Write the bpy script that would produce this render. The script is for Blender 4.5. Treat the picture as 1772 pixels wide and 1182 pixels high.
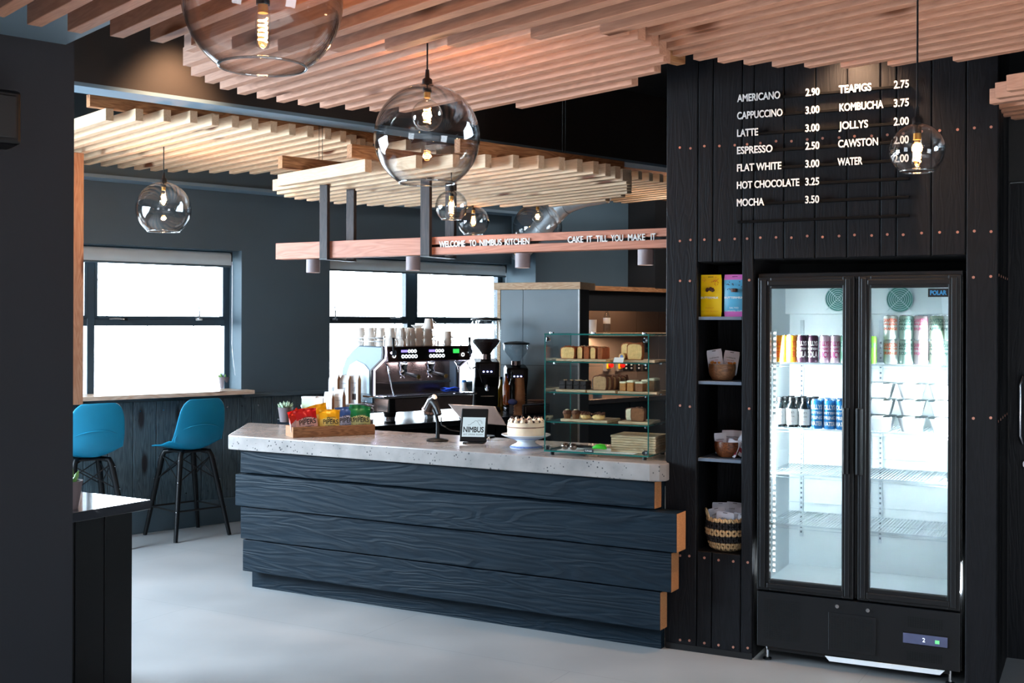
import bpy, bmesh, math, random
from mathutils import Vector, Matrix
random.seed(7)
for o in list(bpy.data.objects): bpy.data.objects.remove(o)
S = bpy.context.scene
COL = S.collection
PI = math.pi
R = math.radians
# ------------------------------------------------------------------ camera
CH, FP, UX, VY, ROLL = 1.62, 2000.0, 886.0, 557.0, 0.0036
cam = bpy.data.cameras.new('camera'); cam.sensor_width = 36; cam.lens = FP/1772*36
cam.shift_y = -(591-VY)/1772; cam.clip_start = .05
camo = bpy.data.objects.new('camera', cam); COL.objects.link(camo)
camo.location = (0, 0, CH); camo.rotation_euler = (PI/2, -ROLL, 0); S.camera = camo
# ------------------------------------------------------------------ view, world
S.view_settings.view_transform = 'Standard'; S.view_settings.look = 'None'
S.view_settings.exposure = 0.0; S.view_settings.gamma = 1; S.view_settings.use_curve_mapping = False
S.cycles.use_denoising = True
S.cycles.transparent_max_bounces = 24
S.cycles.max_bounces = 10; S.cycles.diffuse_bounces = 4; S.cycles.glossy_bounces = 5
S.cycles.sample_clamp_indirect = 6
W = bpy.data.worlds.new('sky'); S.world = W; W.use_nodes = True
nt = W.node_tree; bg = nt.nodes['Background']
tc = nt.nodes.new('ShaderNodeTexCoord'); sx = nt.nodes.new('ShaderNodeSeparateXYZ'); cr = nt.nodes.new('ShaderNodeValToRGB')
nt.links.new(tc.outputs['Generated'], sx.inputs[0]); nt.links.new(sx.outputs['Z'], cr.inputs[0]); nt.links.new(cr.outputs[0], bg.inputs[0])
cr.color_ramp.elements[0].color = (.78, .9, 1, 1); cr.color_ramp.elements[1].color = (.55, .75, 1, 1)
bg.inputs[1].default_value = 24.0
# ------------------------------------------------------------------ frames (origin, angle of local x; local y points away from the room side)
FR = {'W': (Vector((-2.524, 9.10)), R(41.84)),      # window wall
      'M': (Vector((.793, 5.745)), R(-27.35)),      # dark timber menu wall
      'C': (Vector((-1.577, 7.05)), R(-29.5)),      # counter
      'D': (Vector((.171, 6.0)), R(-26.0))}         # glass display
def w2(fr, x, y):
    o, a = FR[fr]; return Vector((o.x+x*math.cos(a)-y*math.sin(a), o.y+x*math.sin(a)+y*math.cos(a)))
def loc(fr, x, y, z=0):
    p = w2(fr, x, y); return (p.x, p.y, z)
def ang(fr): return FR[fr][1]
def toloc(fr, X, Y):
    o, a = FR[fr]; dx, dy = X-o.x, Y-o.y
    return dx*math.cos(a)+dy*math.sin(a), -dx*math.sin(a)+dy*math.cos(a)
def ray(px, py):
    du, dv = px-UX, py-VY
    return (du+ROLL*dv)/FP, -(dv-ROLL*du)/FP
def onp(fr, px, py, y=0.0):
    """local (x, z) where the sight line meets the plane local y = y of a frame"""
    u, v = ray(px, py); o, a = FR[fr]
    n = (-math.sin(a), math.cos(a)); d = n[0]*o.x+n[1]*o.y+y
    Y = d/(n[0]*u+n[1]); X = u*Y
    return toloc(fr, X, Y)[0], CH+v*Y
def ox(fr, px, y=0.0, py=600): return onp(fr, px, py, y)[0]
def fl(px, py, z=0.0):
    u, v = ray(px, py); Y = (z-CH)/v; return Vector((u*Y, Y))
def aty(px, py, Y):
    u, v = ray(px, py); return Vector((u*Y, Y, CH+v*Y))
# ------------------------------------------------------------------ lights
def area(name, p, target, sx_, sy_, power, col, spread=180):
    l = bpy.data.lights.new(name, 'AREA'); l.shape = 'RECTANGLE'; l.size = sx_; l.size_y = sy_; l.energy = power; l.color = col; l.spread = R(spread)
    o = bpy.data.objects.new(name, l); COL.objects.link(o); o.location = p
    o.rotation_euler = (Vector(target)-Vector(p)).to_track_quat('-Z', 'Y').to_euler(); return o
def spot(name, p, target, power, col, size=60, blend=.5, rad=.03):
    l = bpy.data.lights.new(name, 'SPOT'); l.energy = power; l.color = col; l.spot_size = R(size); l.spot_blend = blend; l.shadow_soft_size = rad
    o = bpy.data.objects.new(name, l); COL.objects.link(o); o.location = p
    o.rotation_euler = (Vector(target)-Vector(p)).to_track_quat('-Z', 'Y').to_euler(); return o
COOL = (.64, .83, 1.0); WARM = (1.0, .62, .36)
area('left_window_light', (-4.7, 5.9, 1.7), (-1.9, 5.5, 0), 2.4, 2.0, 600, COOL, 150)
area('right_fill_light', (4.8, -.4, 1.15), (-.5, 5.2, 1.1), 2.8, 1.7, 150, (.78, .89, 1.0), 160)  # added fill from the right, lifts the slat undersides but not their sides
area('rear_window_light', (-1.0, -3.4, 1.5), (0.0, 5, .2), 5.4, 1.7, 36, (.82, .9, 1.0))
sun = bpy.data.lights.new('sun', 'SUN'); sun.energy = 95; sun.angle = R(.6); sun.color = (1, .95, .9)
so = bpy.data.objects.new('sun', sun); COL.objects.link(so); so.rotation_euler = Vector((0.05, math.cos(R(55)), -math.sin(R(55)))).to_track_quat('-Z', 'Y').to_euler()  # sun added through the roof opening, bounces off the floor onto the slats
a_ = area('portal_roof', (1.0, -1.9, 3.42), (1.0, -1.9, 0), 3.4, 2.2, 1, (1, 1, 1)); a_.data.cycles.is_portal = True
for nm, x0, x1, z0, z1 in (('portal_one', -2.5, .5, 1.0, 2.25), ('portal_two', 1.2, 3.4, 1.0, 2.25)):
    p = loc('W', (x0+x1)/2, .42, (z0+z1)/2); q = loc('W', (x0+x1)/2, -1, (z0+z1)/2)
    a_ = area(nm, p, q, x1-x0, z1-z0, 1, (1, 1, 1)); a_.data.cycles.is_portal = True
# ceiling downlights (menu wash, bulkhead scallop, counter wash)
p = loc('M', .88, -.14, 2.95); q = loc('M', .88, -.04, 1.6)
spot('menu_downlight', p, q, 130, WARM, 110, .9, .05)
p = loc('W', -1.40, -2.86, 3.24); q = loc('W', -1.40, -2.66, 2.55)
spot('bulkhead_downlight', p, q, 120, WARM, 84, .9, .06)
# ------------------------------------------------------------------ mesh builder
class MB:
    def __init__(s): s.v = []; s.f = []; s.m = []; s.T = Matrix()
    def add(s, vs, fs, m=0):
        b = len(s.v); s.v += [tuple(s.T @ Vector(p)) for p in vs]
        s.f += [[b+i for i in f] for f in fs]; s.m += [m]*len(fs); return s
    def box(s, x0, x1, y0, y1, z0, z1, m=0):
        vs = [(x0,y0,z0),(x1,y0,z0),(x1,y1,z0),(x0,y1,z0),(x0,y0,z1),(x1,y0,z1),(x1,y1,z1),(x0,y1,z1)]
        return s.add(vs, [(0,3,2,1),(4,5,6,7),(0,1,5,4),(1,2,6,5),(2,3,7,6),(3,0,4,7)], m)
    def prism(s, poly, a, b, axis='z', m=0, mside=None):
        n = len(poly)
        g = {'z': lambda p, t: (p[0], p[1], t), 'y': lambda p, t: (p[0], t, p[1]), 'x': lambda p, t: (t, p[0], p[1])}[axis]
        vs = [g(p, a) for p in poly]+[g(p, b) for p in poly]
        s.add(vs, [list(range(n))[::-1], [n+i for i in range(n)]], m)
        bq = len(s.v)-2*n
        fs = [[bq+i, bq+(i+1) % n, bq+n+(i+1) % n, bq+n+i] for i in range(n)]
        s.f += fs; s.m += [m if mside is None else mside]*n; return s
    def tube(s, pts, r, n=8, m=0, cap=True, closed=False):
        pts = [Vector(p) for p in pts]; k = len(pts)
        rs = r if isinstance(r, (list, tuple)) else [r]*k
        up = Vector((0, 0, 1)); vs = []; prev = None
        for i, p in enumerate(pts):
            if closed: t = pts[(i+1) % k]-pts[i-1]
            else: t = pts[min(i+1, k-1)]-pts[max(i-1, 0)]
            t.normalize()
            if prev is None:
                a = t.cross(up)
                if a.length < 1e-3: a = t.cross(Vector((1, 0, 0)))
            else: a = prev - t*prev.dot(t)
            a.normalize(); prev = a; b = t.cross(a)
            for j in range(n):
                th = 2*PI*j/n; vs.append(tuple(p+(a*math.cos(th)+b*math.sin(th))*rs[i]))
        fs = []
        for i in range(k if closed else k-1):
            i2 = (i+1) % k
            for j in range(n): fs.append((i*n+j, i*n+(j+1) % n, i2*n+(j+1) % n, i2*n+j))
        if cap and not closed: fs += [tuple(range(n))[::-1], tuple((k-1)*n+j for j in range(n))]
        return s.add(vs, fs, m)
    def cyl(s, p0, p1, r0, r1=None, n=16, m=0): return s.tube([p0, p1], [r0, r0 if r1 is None else r1], n, m)
    def lathe(s, prof, n=24, c=(0, 0, 0), m=0, closed=False):
        vs = []
        for r, z in prof:
            for j in range(n):
                t = 2*PI*j/n; vs.append((c[0]+r*math.cos(t), c[1]+r*math.sin(t), c[2]+z))
        fs = []; k = len(prof)
        for i in range(k if closed else k-1):
            i2 = (i+1) % k
            for j in range(n): fs.append((i*n+j, i*n+(j+1) % n, i2*n+(j+1) % n, i2*n+j))
        return s.add(vs, fs, m)
    def blob(s, c, rad, n=8, k=6, m=0, jit=0):
        prof = []; vs = []; fs = []
        for i in range(k+1):
            a = PI*i/k
            for j in range(n):
                t = 2*PI*j/n; q = 1+random.uniform(-jit, jit)
                vs.append((c[0]+rad[0]*math.sin(a)*math.cos(t)*q, c[1]+rad[1]*math.sin(a)*math.sin(t)*q, c[2]-rad[2]*math.cos(a)*q))
        for i in range(k):
            for j in range(n): fs.append((i*n+j, i*n+(j+1) % n, (i+1)*n+(j+1) % n, (i+1)*n+j))
        return s.add(vs, fs, m)
    def rot(s, M): s.T = M; return s
    def build(s, name, mats, parent=None, at=(0, 0, 0), rz=0, smooth=False, bevel=0, seg=2, sub=0, solid=0):
        me = bpy.data.meshes.new(name); me.from_pydata(s.v, [], s.f)
        if not isinstance(mats, (list, tuple)): mats = [mats]
        for mm in mats: me.materials.append(mm)
        if len(mats) > 1: me.polygons.foreach_set('material_index', s.m)
        bm = bmesh.new(); bm.from_mesh(me); bmesh.ops.remove_doubles(bm, verts=bm.verts, dist=1e-5)
        bmesh.ops.recalc_face_normals(bm, faces=bm.faces); bm.to_mesh(me); bm.free()
        if smooth:
            me.polygons.foreach_set('use_smooth', [True]*len(me.polygons)); 
            me.set_sharp_from_angle(angle=R(smooth if smooth > 1 else 50))
        o = bpy.data.objects.new(name, me); COL.objects.link(o)
        if parent: o.parent = parent
        o.location = at
        o.rotation_euler = rz if isinstance(rz, tuple) else (0, 0, rz)
        if solid:
            d = o.modifiers.new('thick', 'SOLIDIFY'); d.thickness = solid; d.offset = 0
        if bevel:
            d = o.modifiers.new('bevel', 'BEVEL'); d.width = bevel; d.segments = seg; d.limit_method = 'ANGLE'; d.angle_limit = R(40)
        if sub:
            d = o.modifiers.new('sub', 'SUBSURF'); d.levels = sub; d.render_levels = sub
        return o
def tag(o, label=None, cat=None, group=None, kind=None):
    if label: o['label'] = label
    if cat: o['category'] = cat
    if group: o['group'] = group
    if kind: o['kind'] = kind
    return o
def thing(name, label, cat, at=(0, 0, 0), rz=0, group=None, kind=None):
    o = bpy.data.objects.new(name, None); COL.objects.link(o); o.location = at; o.empty_display_size = .05
    o.rotation_euler = rz if isinstance(rz, tuple) else (0, 0, rz); return tag(o, label, cat, group, kind)
def struct(name, at=(0, 0, 0), rz=0):
    o = bpy.data.objects.new(name, None); COL.objects.link(o); o.location = at; o.rotation_euler = (0, 0, rz); o['kind'] = 'structure'; return o
KIDS = {}
def dup(root, at, rz=None, label=None, group=None):
    kids = {}
    for o in COL.objects:
        if o.parent: kids.setdefault(o.parent.name, []).append(o)
    def cp(o, parent):
        c = o.copy(); COL.objects.link(c)
        if parent: c.parent = parent
        for ch in kids.get(o.name, []): cp(ch, c)
        return c
    r = cp(root, None); r.location = at
    if rz is not None: r.rotation_euler = rz if isinstance(rz, tuple) else (0, 0, rz)
    if label: r['label'] = label
    if group: r['group'] = group
    return r
# ------------------------------------------------------------------ text
TXT = {}
def txt_mesh(s, h, depth=.0, spacing=1.0, wordspace=1.0, bold=0.0):
    key = (s, h, depth, spacing, wordspace, bold)
    if key in TXT: return TXT[key]
    def mk(t):
        c = bpy.data.curves.new('t', 'FONT'); c.body = t; c.size = 1; c.extrude = 0; c.space_character = spacing; c.space_word = wordspace; c.resolution_u = 4
        o = bpy.data.objects.new('t', c); COL.objects.link(o); dg = bpy.context.evaluated_depsgraph_get(); dg.update()
        me = bpy.data.meshes.new_from_object(o.evaluated_get(dg)); bpy.data.objects.remove(o); bpy.data.curves.remove(c); return me
    if 'cap' not in TXT:
        m_ = mk('H'); ys = [v.co.y for v in m_.vertices]; TXT['cap'] = max(ys)-min(ys)
    me = mk(s); k = h/TXT['cap']
    vs = [(v.co.x*k, v.co.y*k) for v in me.vertices]; fs = [list(p.vertices) for p in me.polygons]
    if bold:                                          # embolden: push every outline vertex outwards
        ed = {}
        for f in fs:
            for a, b in zip(f, f[1:]+f[:1]): ed[(a, b)] = 1
        nr = {}
        for a, b in ed:
            if (b, a) in ed: continue
            dx_, dy_ = vs[b][0]-vs[a][0], vs[b][1]-vs[a][1]; l_ = math.hypot(dx_, dy_) or 1
            for q in (a, b): nr.setdefault(q, []).append((dy_/l_, -dx_/l_))
        area_ = sum(vs[a][0]*vs[b][1]-vs[b][0]*vs[a][1] for a, b in ed if (b, a) not in ed); sg = 1 if area_ > 0 else -1
        d_ = bold*k*1.6
        for q, ns in nr.items():
            sx_ = sum(n[0] for n in ns); sy_ = sum(n[1] for n in ns); l_ = math.hypot(sx_, sy_)
            if l_ < .3: continue
            m_ = min(2.0/l_*len(ns)/2, 1.8)*d_*sg
            vs[q] = (vs[q][0]+sx_/l_*m_, vs[q][1]+sy_/l_*m_)
    TXT[key] = (vs, fs); return TXT[key]
def lettering(s, h, mat, parent, x, y, z, depth=.0006, width=None, align='l', name='lettering', spacing=1.0, bold=0.0, curve_r=None, rot=0, rz=0, tilt=0):
    """lettering lying on a face that looks along -y: x right, z up; optional wrap round a cylinder of radius curve_r"""
    vs, fs = txt_mesh(s, h, spacing=spacing, bold=bold)
    if not vs: return None
    xs = [p[0] for p in vs]; w = max(xs)-min(xs); x0 = min(xs); k = (width/w) if width else 1
    sh = 0 if align == 'l' else -.5*w*k
    pts = []
    for px, pz in vs:
        X = (px-x0)*k+sh; Z = pz
        if rot: X, Z = X*math.cos(rot)-Z*math.sin(rot), X*math.sin(rot)+Z*math.cos(rot)
        if curve_r: pts.append((curve_r*math.sin(X/curve_r), -curve_r*math.cos(X/curve_r), Z))
        else: pts.append((X, 0, Z))
    m = MB(); n = len(pts)
    if curve_r: m.add([(p[0]*(1+depth/curve_r), p[1]*(1+depth/curve_r), p[2]) for p in pts], fs)
    else:
        m.add([(p[0], -depth, p[2]) for p in pts], fs)
    return m.build(name, mat, parent, (x, y, z), (tilt, 0, rz) if tilt else rz)
def letters(s, h, mat, parent, x, y, z, depth=.006, spacing=1.0, bold=.0, width=None, name='letter'):
    """each letter a solid of its own"""
    vs, fs = txt_mesh(s, h, spacing=spacing, bold=bold)
    par = list(range(len(vs)))
    def find(a):
        while par[a] != a: par[a] = par[par[a]]; a = par[a]
        return a
    for f in fs:
        for q in f[1:]: par[find(f[0])] = find(q)
    xs = [p[0] for p in vs]; x0 = min(xs); k = (width/(max(xs)-x0)) if width else 1
    isl = {}
    for f in fs: isl.setdefault(find(f[0]), []).append(f)
    out = []
    for root, fl_ in isl.items():
        idx = sorted({i for f in fl_ for i in f}); mp = {i: j for j, i in enumerate(idx)}; n = len(idx)
        fr = [((vs[i][0]-x0)*k, 0, vs[i][1]) for i in idx]; bk = [(p[0], depth, p[2]) for p in fr]
        ff = [[mp[i] for i in f] for f in fl_]
        ed = {}
        for f in ff:
            for a, b in zip(f, f[1:]+f[:1]): ed[(a, b)] = ed.get((a, b), 0)+1
        side = [(a, b, b+n, a+n) for (a, b) in ed if (b, a) not in ed]
        m = MB(); m.add(fr+bk, ff+[[i+n for i in f][::-1] for f in ff]+side)
        out.append(m.build(name, mat, parent, (x, y, z)))
    return out
# ------------------------------------------------------------------ materials
def lin(c):
    return tuple(((v/255)/12.92 if v/255 <= .04045 else ((v/255+.055)/1.055)**2.4) for v in c[:3])+(1,)
def base(name):
    m = bpy.data.materials.new(name); m.use_nodes = True; return m, m.node_tree, m.node_tree.nodes['Principled BSDF']
def nn(t, k, **kw):
    n = t.nodes.new(k)
    for a, b in kw.items(): setattr(n, a, b)
    return n
def ramp(t, stops):
    r = nn(t, 'ShaderNodeValToRGB'); e = r.color_ramp.elements
    while len(e) > 1: e.remove(e[-1])
    e[0].position = stops[0][0]; e[0].color = stops[0][1]
    for p, c in stops[1:]:
        q = e.new(p); q.color = c
    return r
def pm(name, col, rough=.5, metal=0, var=.12, vs=14, bump=0, bs=60, emit=0, coat=0, alpha=1, spec=.5, trans=0, ior=1.45):
    m, t, b = base(name); c = lin(col)
    tc = nn(t, 'ShaderNodeTexCoord'); nz = nn(t, 'ShaderNodeTexNoise'); nz.inputs['Scale'].default_value = vs; nz.inputs['Detail'].default_value = 4
    t.links.new(tc.outputs['Object'], nz.inputs['Vector'])
    r = ramp(t, [(.3, tuple(v*(1-var) for v in c[:3])+(1,)), (.7, tuple(min(1, v*(1+var)) for v in c[:3])+(1,))])
    t.links.new(nz.outputs[0], r.inputs[0]); t.links.new(r.outputs[0], b.inputs['Base Color'])
    b.inputs['Roughness'].default_value = rough; b.inputs['Metallic'].default_value = metal
    b.inputs['Specular IOR Level'].default_value = spec; b.inputs['Coat Weight'].default_value = coat
    b.inputs['Transmission Weight'].default_value = trans; b.inputs['IOR'].default_value = ior
    if emit: t.links.new(r.outputs[0], b.inputs['Emission Color']); b.inputs['Emission Strength'].default_value = emit
    if bump:
        n2 = nn(t, 'ShaderNodeTexNoise'); n2.inputs['Scale'].default_value = bs; n2.inputs['Detail'].default_value = 6
        t.links.new(tc.outputs['Object'], n2.inputs['Vector'])
        bp = nn(t, 'ShaderNodeBump'); bp.inputs['Strength'].default_value = bump; bp.inputs['Distance'].default_value = .01
        t.links.new(n2.outputs[0], bp.inputs['Height']); t.links.new(bp.outputs[0], b.inputs['Normal'])
    return m
def wood(name, light, dark, rough=.6, scale=1.0, axis='X', knots=True, bump=.15, var=.25, spec=.4, contrast=1.0, bdist=.004, knotcol=(110, 60, 30)):
    """grain that runs along one local axis, growth rings, knots, and a tone of its own per piece"""
    m, t, b = base(name); L = t.links.new
    tc = nn(t, 'ShaderNodeTexCoord'); oi = nn(t, 'ShaderNodeObjectInfo')
    add = nn(t, 'ShaderNodeVectorMath', operation='MULTIPLY_ADD')
    comb = nn(t, 'ShaderNodeCombineXYZ')
    mul = nn(t, 'ShaderNodeMath', operation='MULTIPLY'); mul.inputs[1].default_value = 37.0
    L(oi.outputs['Random'], mul.inputs[0])
    for i in range(3): L(mul.outputs[0], comb.inputs[i])
    addv = nn(t, 'ShaderNodeVectorMath', operation='ADD'); L(tc.outputs['Object'], addv.inputs[0]); L(comb.outputs[0], addv.inputs[1])
    mp = nn(t, 'ShaderNodeMapping'); sc = {'X': (1.6, 14, 14), 'Y': (14, 1.6, 14), 'Z': (14, 14, 1.6)}[axis]
    mp.inputs['Scale'].default_value = tuple(v*scale for v in sc); L(addv.outputs[0], mp.inputs[0])
    nz = nn(t, 'ShaderNodeTexNoise'); nz.inputs['Scale'].default_value = 1.1; nz.inputs['Detail'].default_value = 3; nz.inputs['Distortion'].default_value = .4; L(mp.outputs[0], nz.inputs['Vector'])
    rings = nn(t, 'ShaderNodeMath', operation='MULTIPLY'); rings.inputs[1].default_value = 26; L(nz.outputs[0], rings.inputs[0])
    fr = nn(t, 'ShaderNodeMath', operation='PINGPONG'); fr.inputs[1].default_value = 1; L(rings.outputs[0], fr.inputs[0])
    fine = nn(t, 'ShaderNodeTexNoise'); fine.inputs['Scale'].default_value = 9; fine.inputs['Detail'].default_value = 4; L(mp.outputs[0], fine.inputs['Vector'])
    mx = nn(t, 'ShaderNodeMath', operation='MULTIPLY_ADD'); mx.inputs[1].default_value = .55*contrast; L(fr.outputs[0], mx.inputs[0])
    f2 = nn(t, 'ShaderNodeMath', operation='MULTIPLY'); f2.inputs[1].default_value = .45; L(fine.outputs[0], f2.inputs[0]); L(f2.outputs[0], mx.inputs[2])
    rp = ramp(t, [(.1, lin(light)), (.85, lin(dark))]); L(mx.outputs[0], rp.inputs[0])
    last = rp.outputs[0]
    if knots:
        kp = nn(t, 'ShaderNodeMapping'); ks = {'X': (2.2, 7, 7), 'Y': (7, 2.2, 7), 'Z': (7, 7, 2.2)}[axis]
        kp.inputs['Scale'].default_value = tuple(v*scale for v in ks); L(addv.outputs[0], kp.inputs[0])
        vo = nn(t, 'ShaderNodeTexVoronoi'); vo.inputs['Scale'].default_value = 1; L(kp.outputs[0], vo.inputs['Vector'])
        kr = ramp(t, [(.10, (1, 1, 1, 1)), (.19, (0, 0, 0, 1))]); L(vo.outputs['Distance'], kr.inputs[0])
        mk = nn(t, 'ShaderNodeMix', data_type='RGBA'); L(kr.outputs[0], mk.inputs[0]); L(last, mk.inputs[6]); mk.inputs[7].default_value = lin(knotcol); last = mk.outputs[2]
    hsv = nn(t, 'ShaderNodeHueSaturation'); L(last, hsv.inputs['Color'])
    mr = nn(t, 'ShaderNodeMapRange'); mr.inputs[3].default_value = 1-var; mr.inputs[4].default_value = 1+var*.6; L(oi.outputs['Random'], mr.inputs[0]); L(mr.outputs[0], hsv.inputs['Value'])
    L(hsv.outputs[0], b.inputs['Base Color'])
    b.inputs['Roughness'].default_value = rough; b.inputs['Specular IOR Level'].default_value = spec
    bp = nn(t, 'ShaderNodeBump'); bp.inputs['Strength'].default_value = bump; bp.inputs['Distance'].default_value = bdist; L(mx.outputs[0], bp.inputs['Height']); L(bp.outputs[0], b.inputs['Normal'])
    return m
def glass(name, tint=(1, 1, 1), refl=.05, edge=.75, power=3.0, edgecol=(.75, .8, .8), rough=0.0):
    """thin clear glass: passes light, mirrors more towards the rim"""
    m = bpy.data.materials.new(name); m.use_nodes = True; t = m.node_tree; L = t.links.new
    t.nodes.remove(t.nodes['Principled BSDF']); out = t.nodes['Material Output']
    tr = nn(t, 'ShaderNodeBsdfTransparent'); gl = nn(t, 'ShaderNodeBsdfGlossy'); gl.inputs['Roughness'].default_value = rough
    lw = nn(t, 'ShaderNodeLayerWeight'); lw.inputs[0].default_value = .5
    pw = nn(t, 'ShaderNodeMath', operation='POWER'); pw.inputs[1].default_value = power; L(lw.outputs['Facing'], pw.inputs[0])
    mr = nn(t, 'ShaderNodeMapRange'); mr.inputs[3].default_value = refl; mr.inputs[4].default_value = edge; L(pw.outputs[0], mr.inputs[0])
    cm = nn(t, 'ShaderNodeMix', data_type='RGBA'); L(pw.outputs[0], cm.inputs[0]); cm.inputs[6].default_value = tint+(1,); cm.inputs[7].default_value = edgecol+(1,)
    L(cm.outputs[2], tr.inputs[0]); mx = nn(t, 'ShaderNodeMixShader'); L(mr.outputs[0], mx.inputs[0]); L(tr.outputs[0], mx.inputs[1]); L(gl.outputs[0], mx.inputs[2]); L(mx.outputs[0], out.inputs[0])
    return m
def emis(name, col, strength):
    m = bpy.data.materials.new(name); m.use_nodes = True; t = m.node_tree; t.nodes.remove(t.nodes['Principled BSDF'])
    e = nn(t, 'ShaderNodeEmission'); e.inputs[0].default_value = col+(1,); e.inputs[1].default_value = strength; t.links.new(e.outputs[0], t.nodes['Material Output'].inputs[0]); return m
M = {}
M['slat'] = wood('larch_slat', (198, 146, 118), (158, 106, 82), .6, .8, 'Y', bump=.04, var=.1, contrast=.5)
M['slat_lit'] = wood('lit_larch_slat', (236, 204, 168), (208, 164, 126), .6, .8, 'Y', bump=.04, var=.08, contrast=.5)  # lighter copy of the slat timber, window light put into its colour
M['rail'] = wood('rail_timber', (196, 138, 92), (140, 88, 52), .6, 1.0, 'X', bump=.1)
M['beam'] = wood('beam_timber', (198, 134, 108), (168, 104, 80), .55, .6, 'X', bump=.05, var=.05, contrast=.8)
M['post'] = wood('post_timber', (204, 156, 124), (180, 126, 94), .6, .8, 'Z', bump=.1)
M['blue'] = wood('blue_painted_timber', (11, 28, 39), (7, 19, 28), .6, .45, 'X', knots=False, bump=.75, var=.06, spec=.16, contrast=.8, bdist=.006)
M['endgrain'] = wood('end_grain', (226, 160, 104), (180, 112, 66), .7, 2.2, 'X', knots=False, bump=.2)
M['wallplank'] = wood('charcoal_plank', (20, 20, 24), (13, 13, 16), .55, .8, 'Z', knots=False, bump=.3, var=.12, spec=.2)
M['wains'] = wood('stained_wainscot', (86, 104, 112), (54, 70, 78), .5, .8, 'Z', bump=.25, var=.15, knotcol=(36, 34, 36))
M['teal'] = pm('teal_grey_paint', (76, 94, 104), .75, var=.04, vs=3, bump=.05, bs=300)
M['column'] = pm('charcoal_paint', (27, 30, 37), .7, var=.03, vs=2, bump=.05, bs=300)
M['soffit'] = pm('blue_grey_soffit', (112, 134, 148), .6, var=.03, vs=2)
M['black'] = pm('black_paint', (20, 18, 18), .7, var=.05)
M['bulkhead'] = pm('dark_brown_bulkhead', (48, 40, 36), .75, var=.04)
M['ceil'] = pm('dark_ceiling', (30, 30, 32), .9, var=.1)
M['acoustic'] = pm('woodwool_panel', (92, 108, 116), .9, var=.5, vs=60, bump=.6, bs=90)
M['blackm'] = pm('black_metal', (12, 12, 14), .5, var=.05)
M['blackp'] = pm('black_plastic', (11, 12, 14), .42, var=.05, spec=.3)
M['rust'] = wood('scorched_timber', (62, 50, 48), (30, 26, 28), .6, 1.0, 'Z', knots=False, bump=.2)
M['copper'] = pm('copper_screw', (214, 150, 128), .35, .6, var=.05, emit=0)
M['white'] = pm('white_acrylic', (240, 236, 232), .4, var=.02)
M['wpaint'] = pm('white_ceramic', (232, 224, 216), .18, var=.02, coat=.3)
M['paperw'] = pm('white_paper', (236, 238, 240), .6, var=.03)
M['kraft'] = pm('kraft_paper', (178, 122, 80), .75, var=.1, vs=40)
M['steel'] = pm('brushed_steel', (200, 200, 205), .22, 1, var=.05)
M['steelw'] = pm('brown_steel', (150, 128, 120), .25, 1, var=.08)
M['silver'] = pm('silver_blue_enamel', (76, 96, 108), .4, .2, var=.03)
M['chrome'] = pm('chrome', (220, 222, 226), .08, 1, var=.02)
M['alu'] = pm('dark_window_frame', (52, 70, 82), .4, .1, var=.03)
M['blind'] = pm('pale_blind_fabric', (196, 208, 212), .8, var=.03, bump=.1, bs=400)
t = M['blind'].node_tree; tl = nn(t, 'ShaderNodeBsdfTranslucent'); tl.inputs[0].default_value = (.5, .56, .58, 1); mx = nn(t, 'ShaderNodeMixShader'); mx.inputs[0].default_value = .25
t.links.new(t.nodes['Principled BSDF'].outputs[0], mx.inputs[1]); t.links.new(tl.outputs[0], mx.inputs[2]); t.links.new(mx.outputs[0], t.nodes['Material Output'].inputs[0])
M['stool'] = pm('turquoise_shell', (22, 132, 168), .42, var=.03, spec=.4)
M['sill'] = wood('sill_timber', (236, 212, 190), (206, 168, 140), .3, .8, 'X', bump=.05, var=.03)
M['glass'] = glass('clear_globe_glass', refl=.035, edge=.8, power=2.7, edgecol=(.6, .63, .64))
M['rimg'] = glass('thick_rim_glass', tint=(.8, .84, .84), refl=.3, edge=.9, power=1.5)
M['bulb'] = glass('bulb_glass', tint=(1, .96, .9), refl=.05, edge=.7, power=3)
M['pane'] = glass('window_pane', refl=.04, edge=.4, power=4)
M['dglass'] = glass('display_glass', tint=(.96, .99, .98), refl=.05, edge=.6, power=4)
M['fglass'] = glass('fridge_glass', tint=(.95, .98, .98), refl=.07, edge=.6, power=4)
M['gedge'] = pm('green_glass_edge', (28, 92, 86), .2, var=.1)
M['hopper'] = glass('hopper_plastic', tint=(.86, .9, .92), refl=.08, edge=.6, power=2.5)
M['fil'] = emis('filament', (1, .42, .13), 38)
M['filcore'] = emis('filament_core', (1, .72, .42), 14)
M['led'] = emis('led_strip', (.92, .97, 1), 7)
M['beanl'] = pm('coffee_beans', (40, 24, 18), .4, var=.5, vs=90, bump=.5, bs=160)
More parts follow.
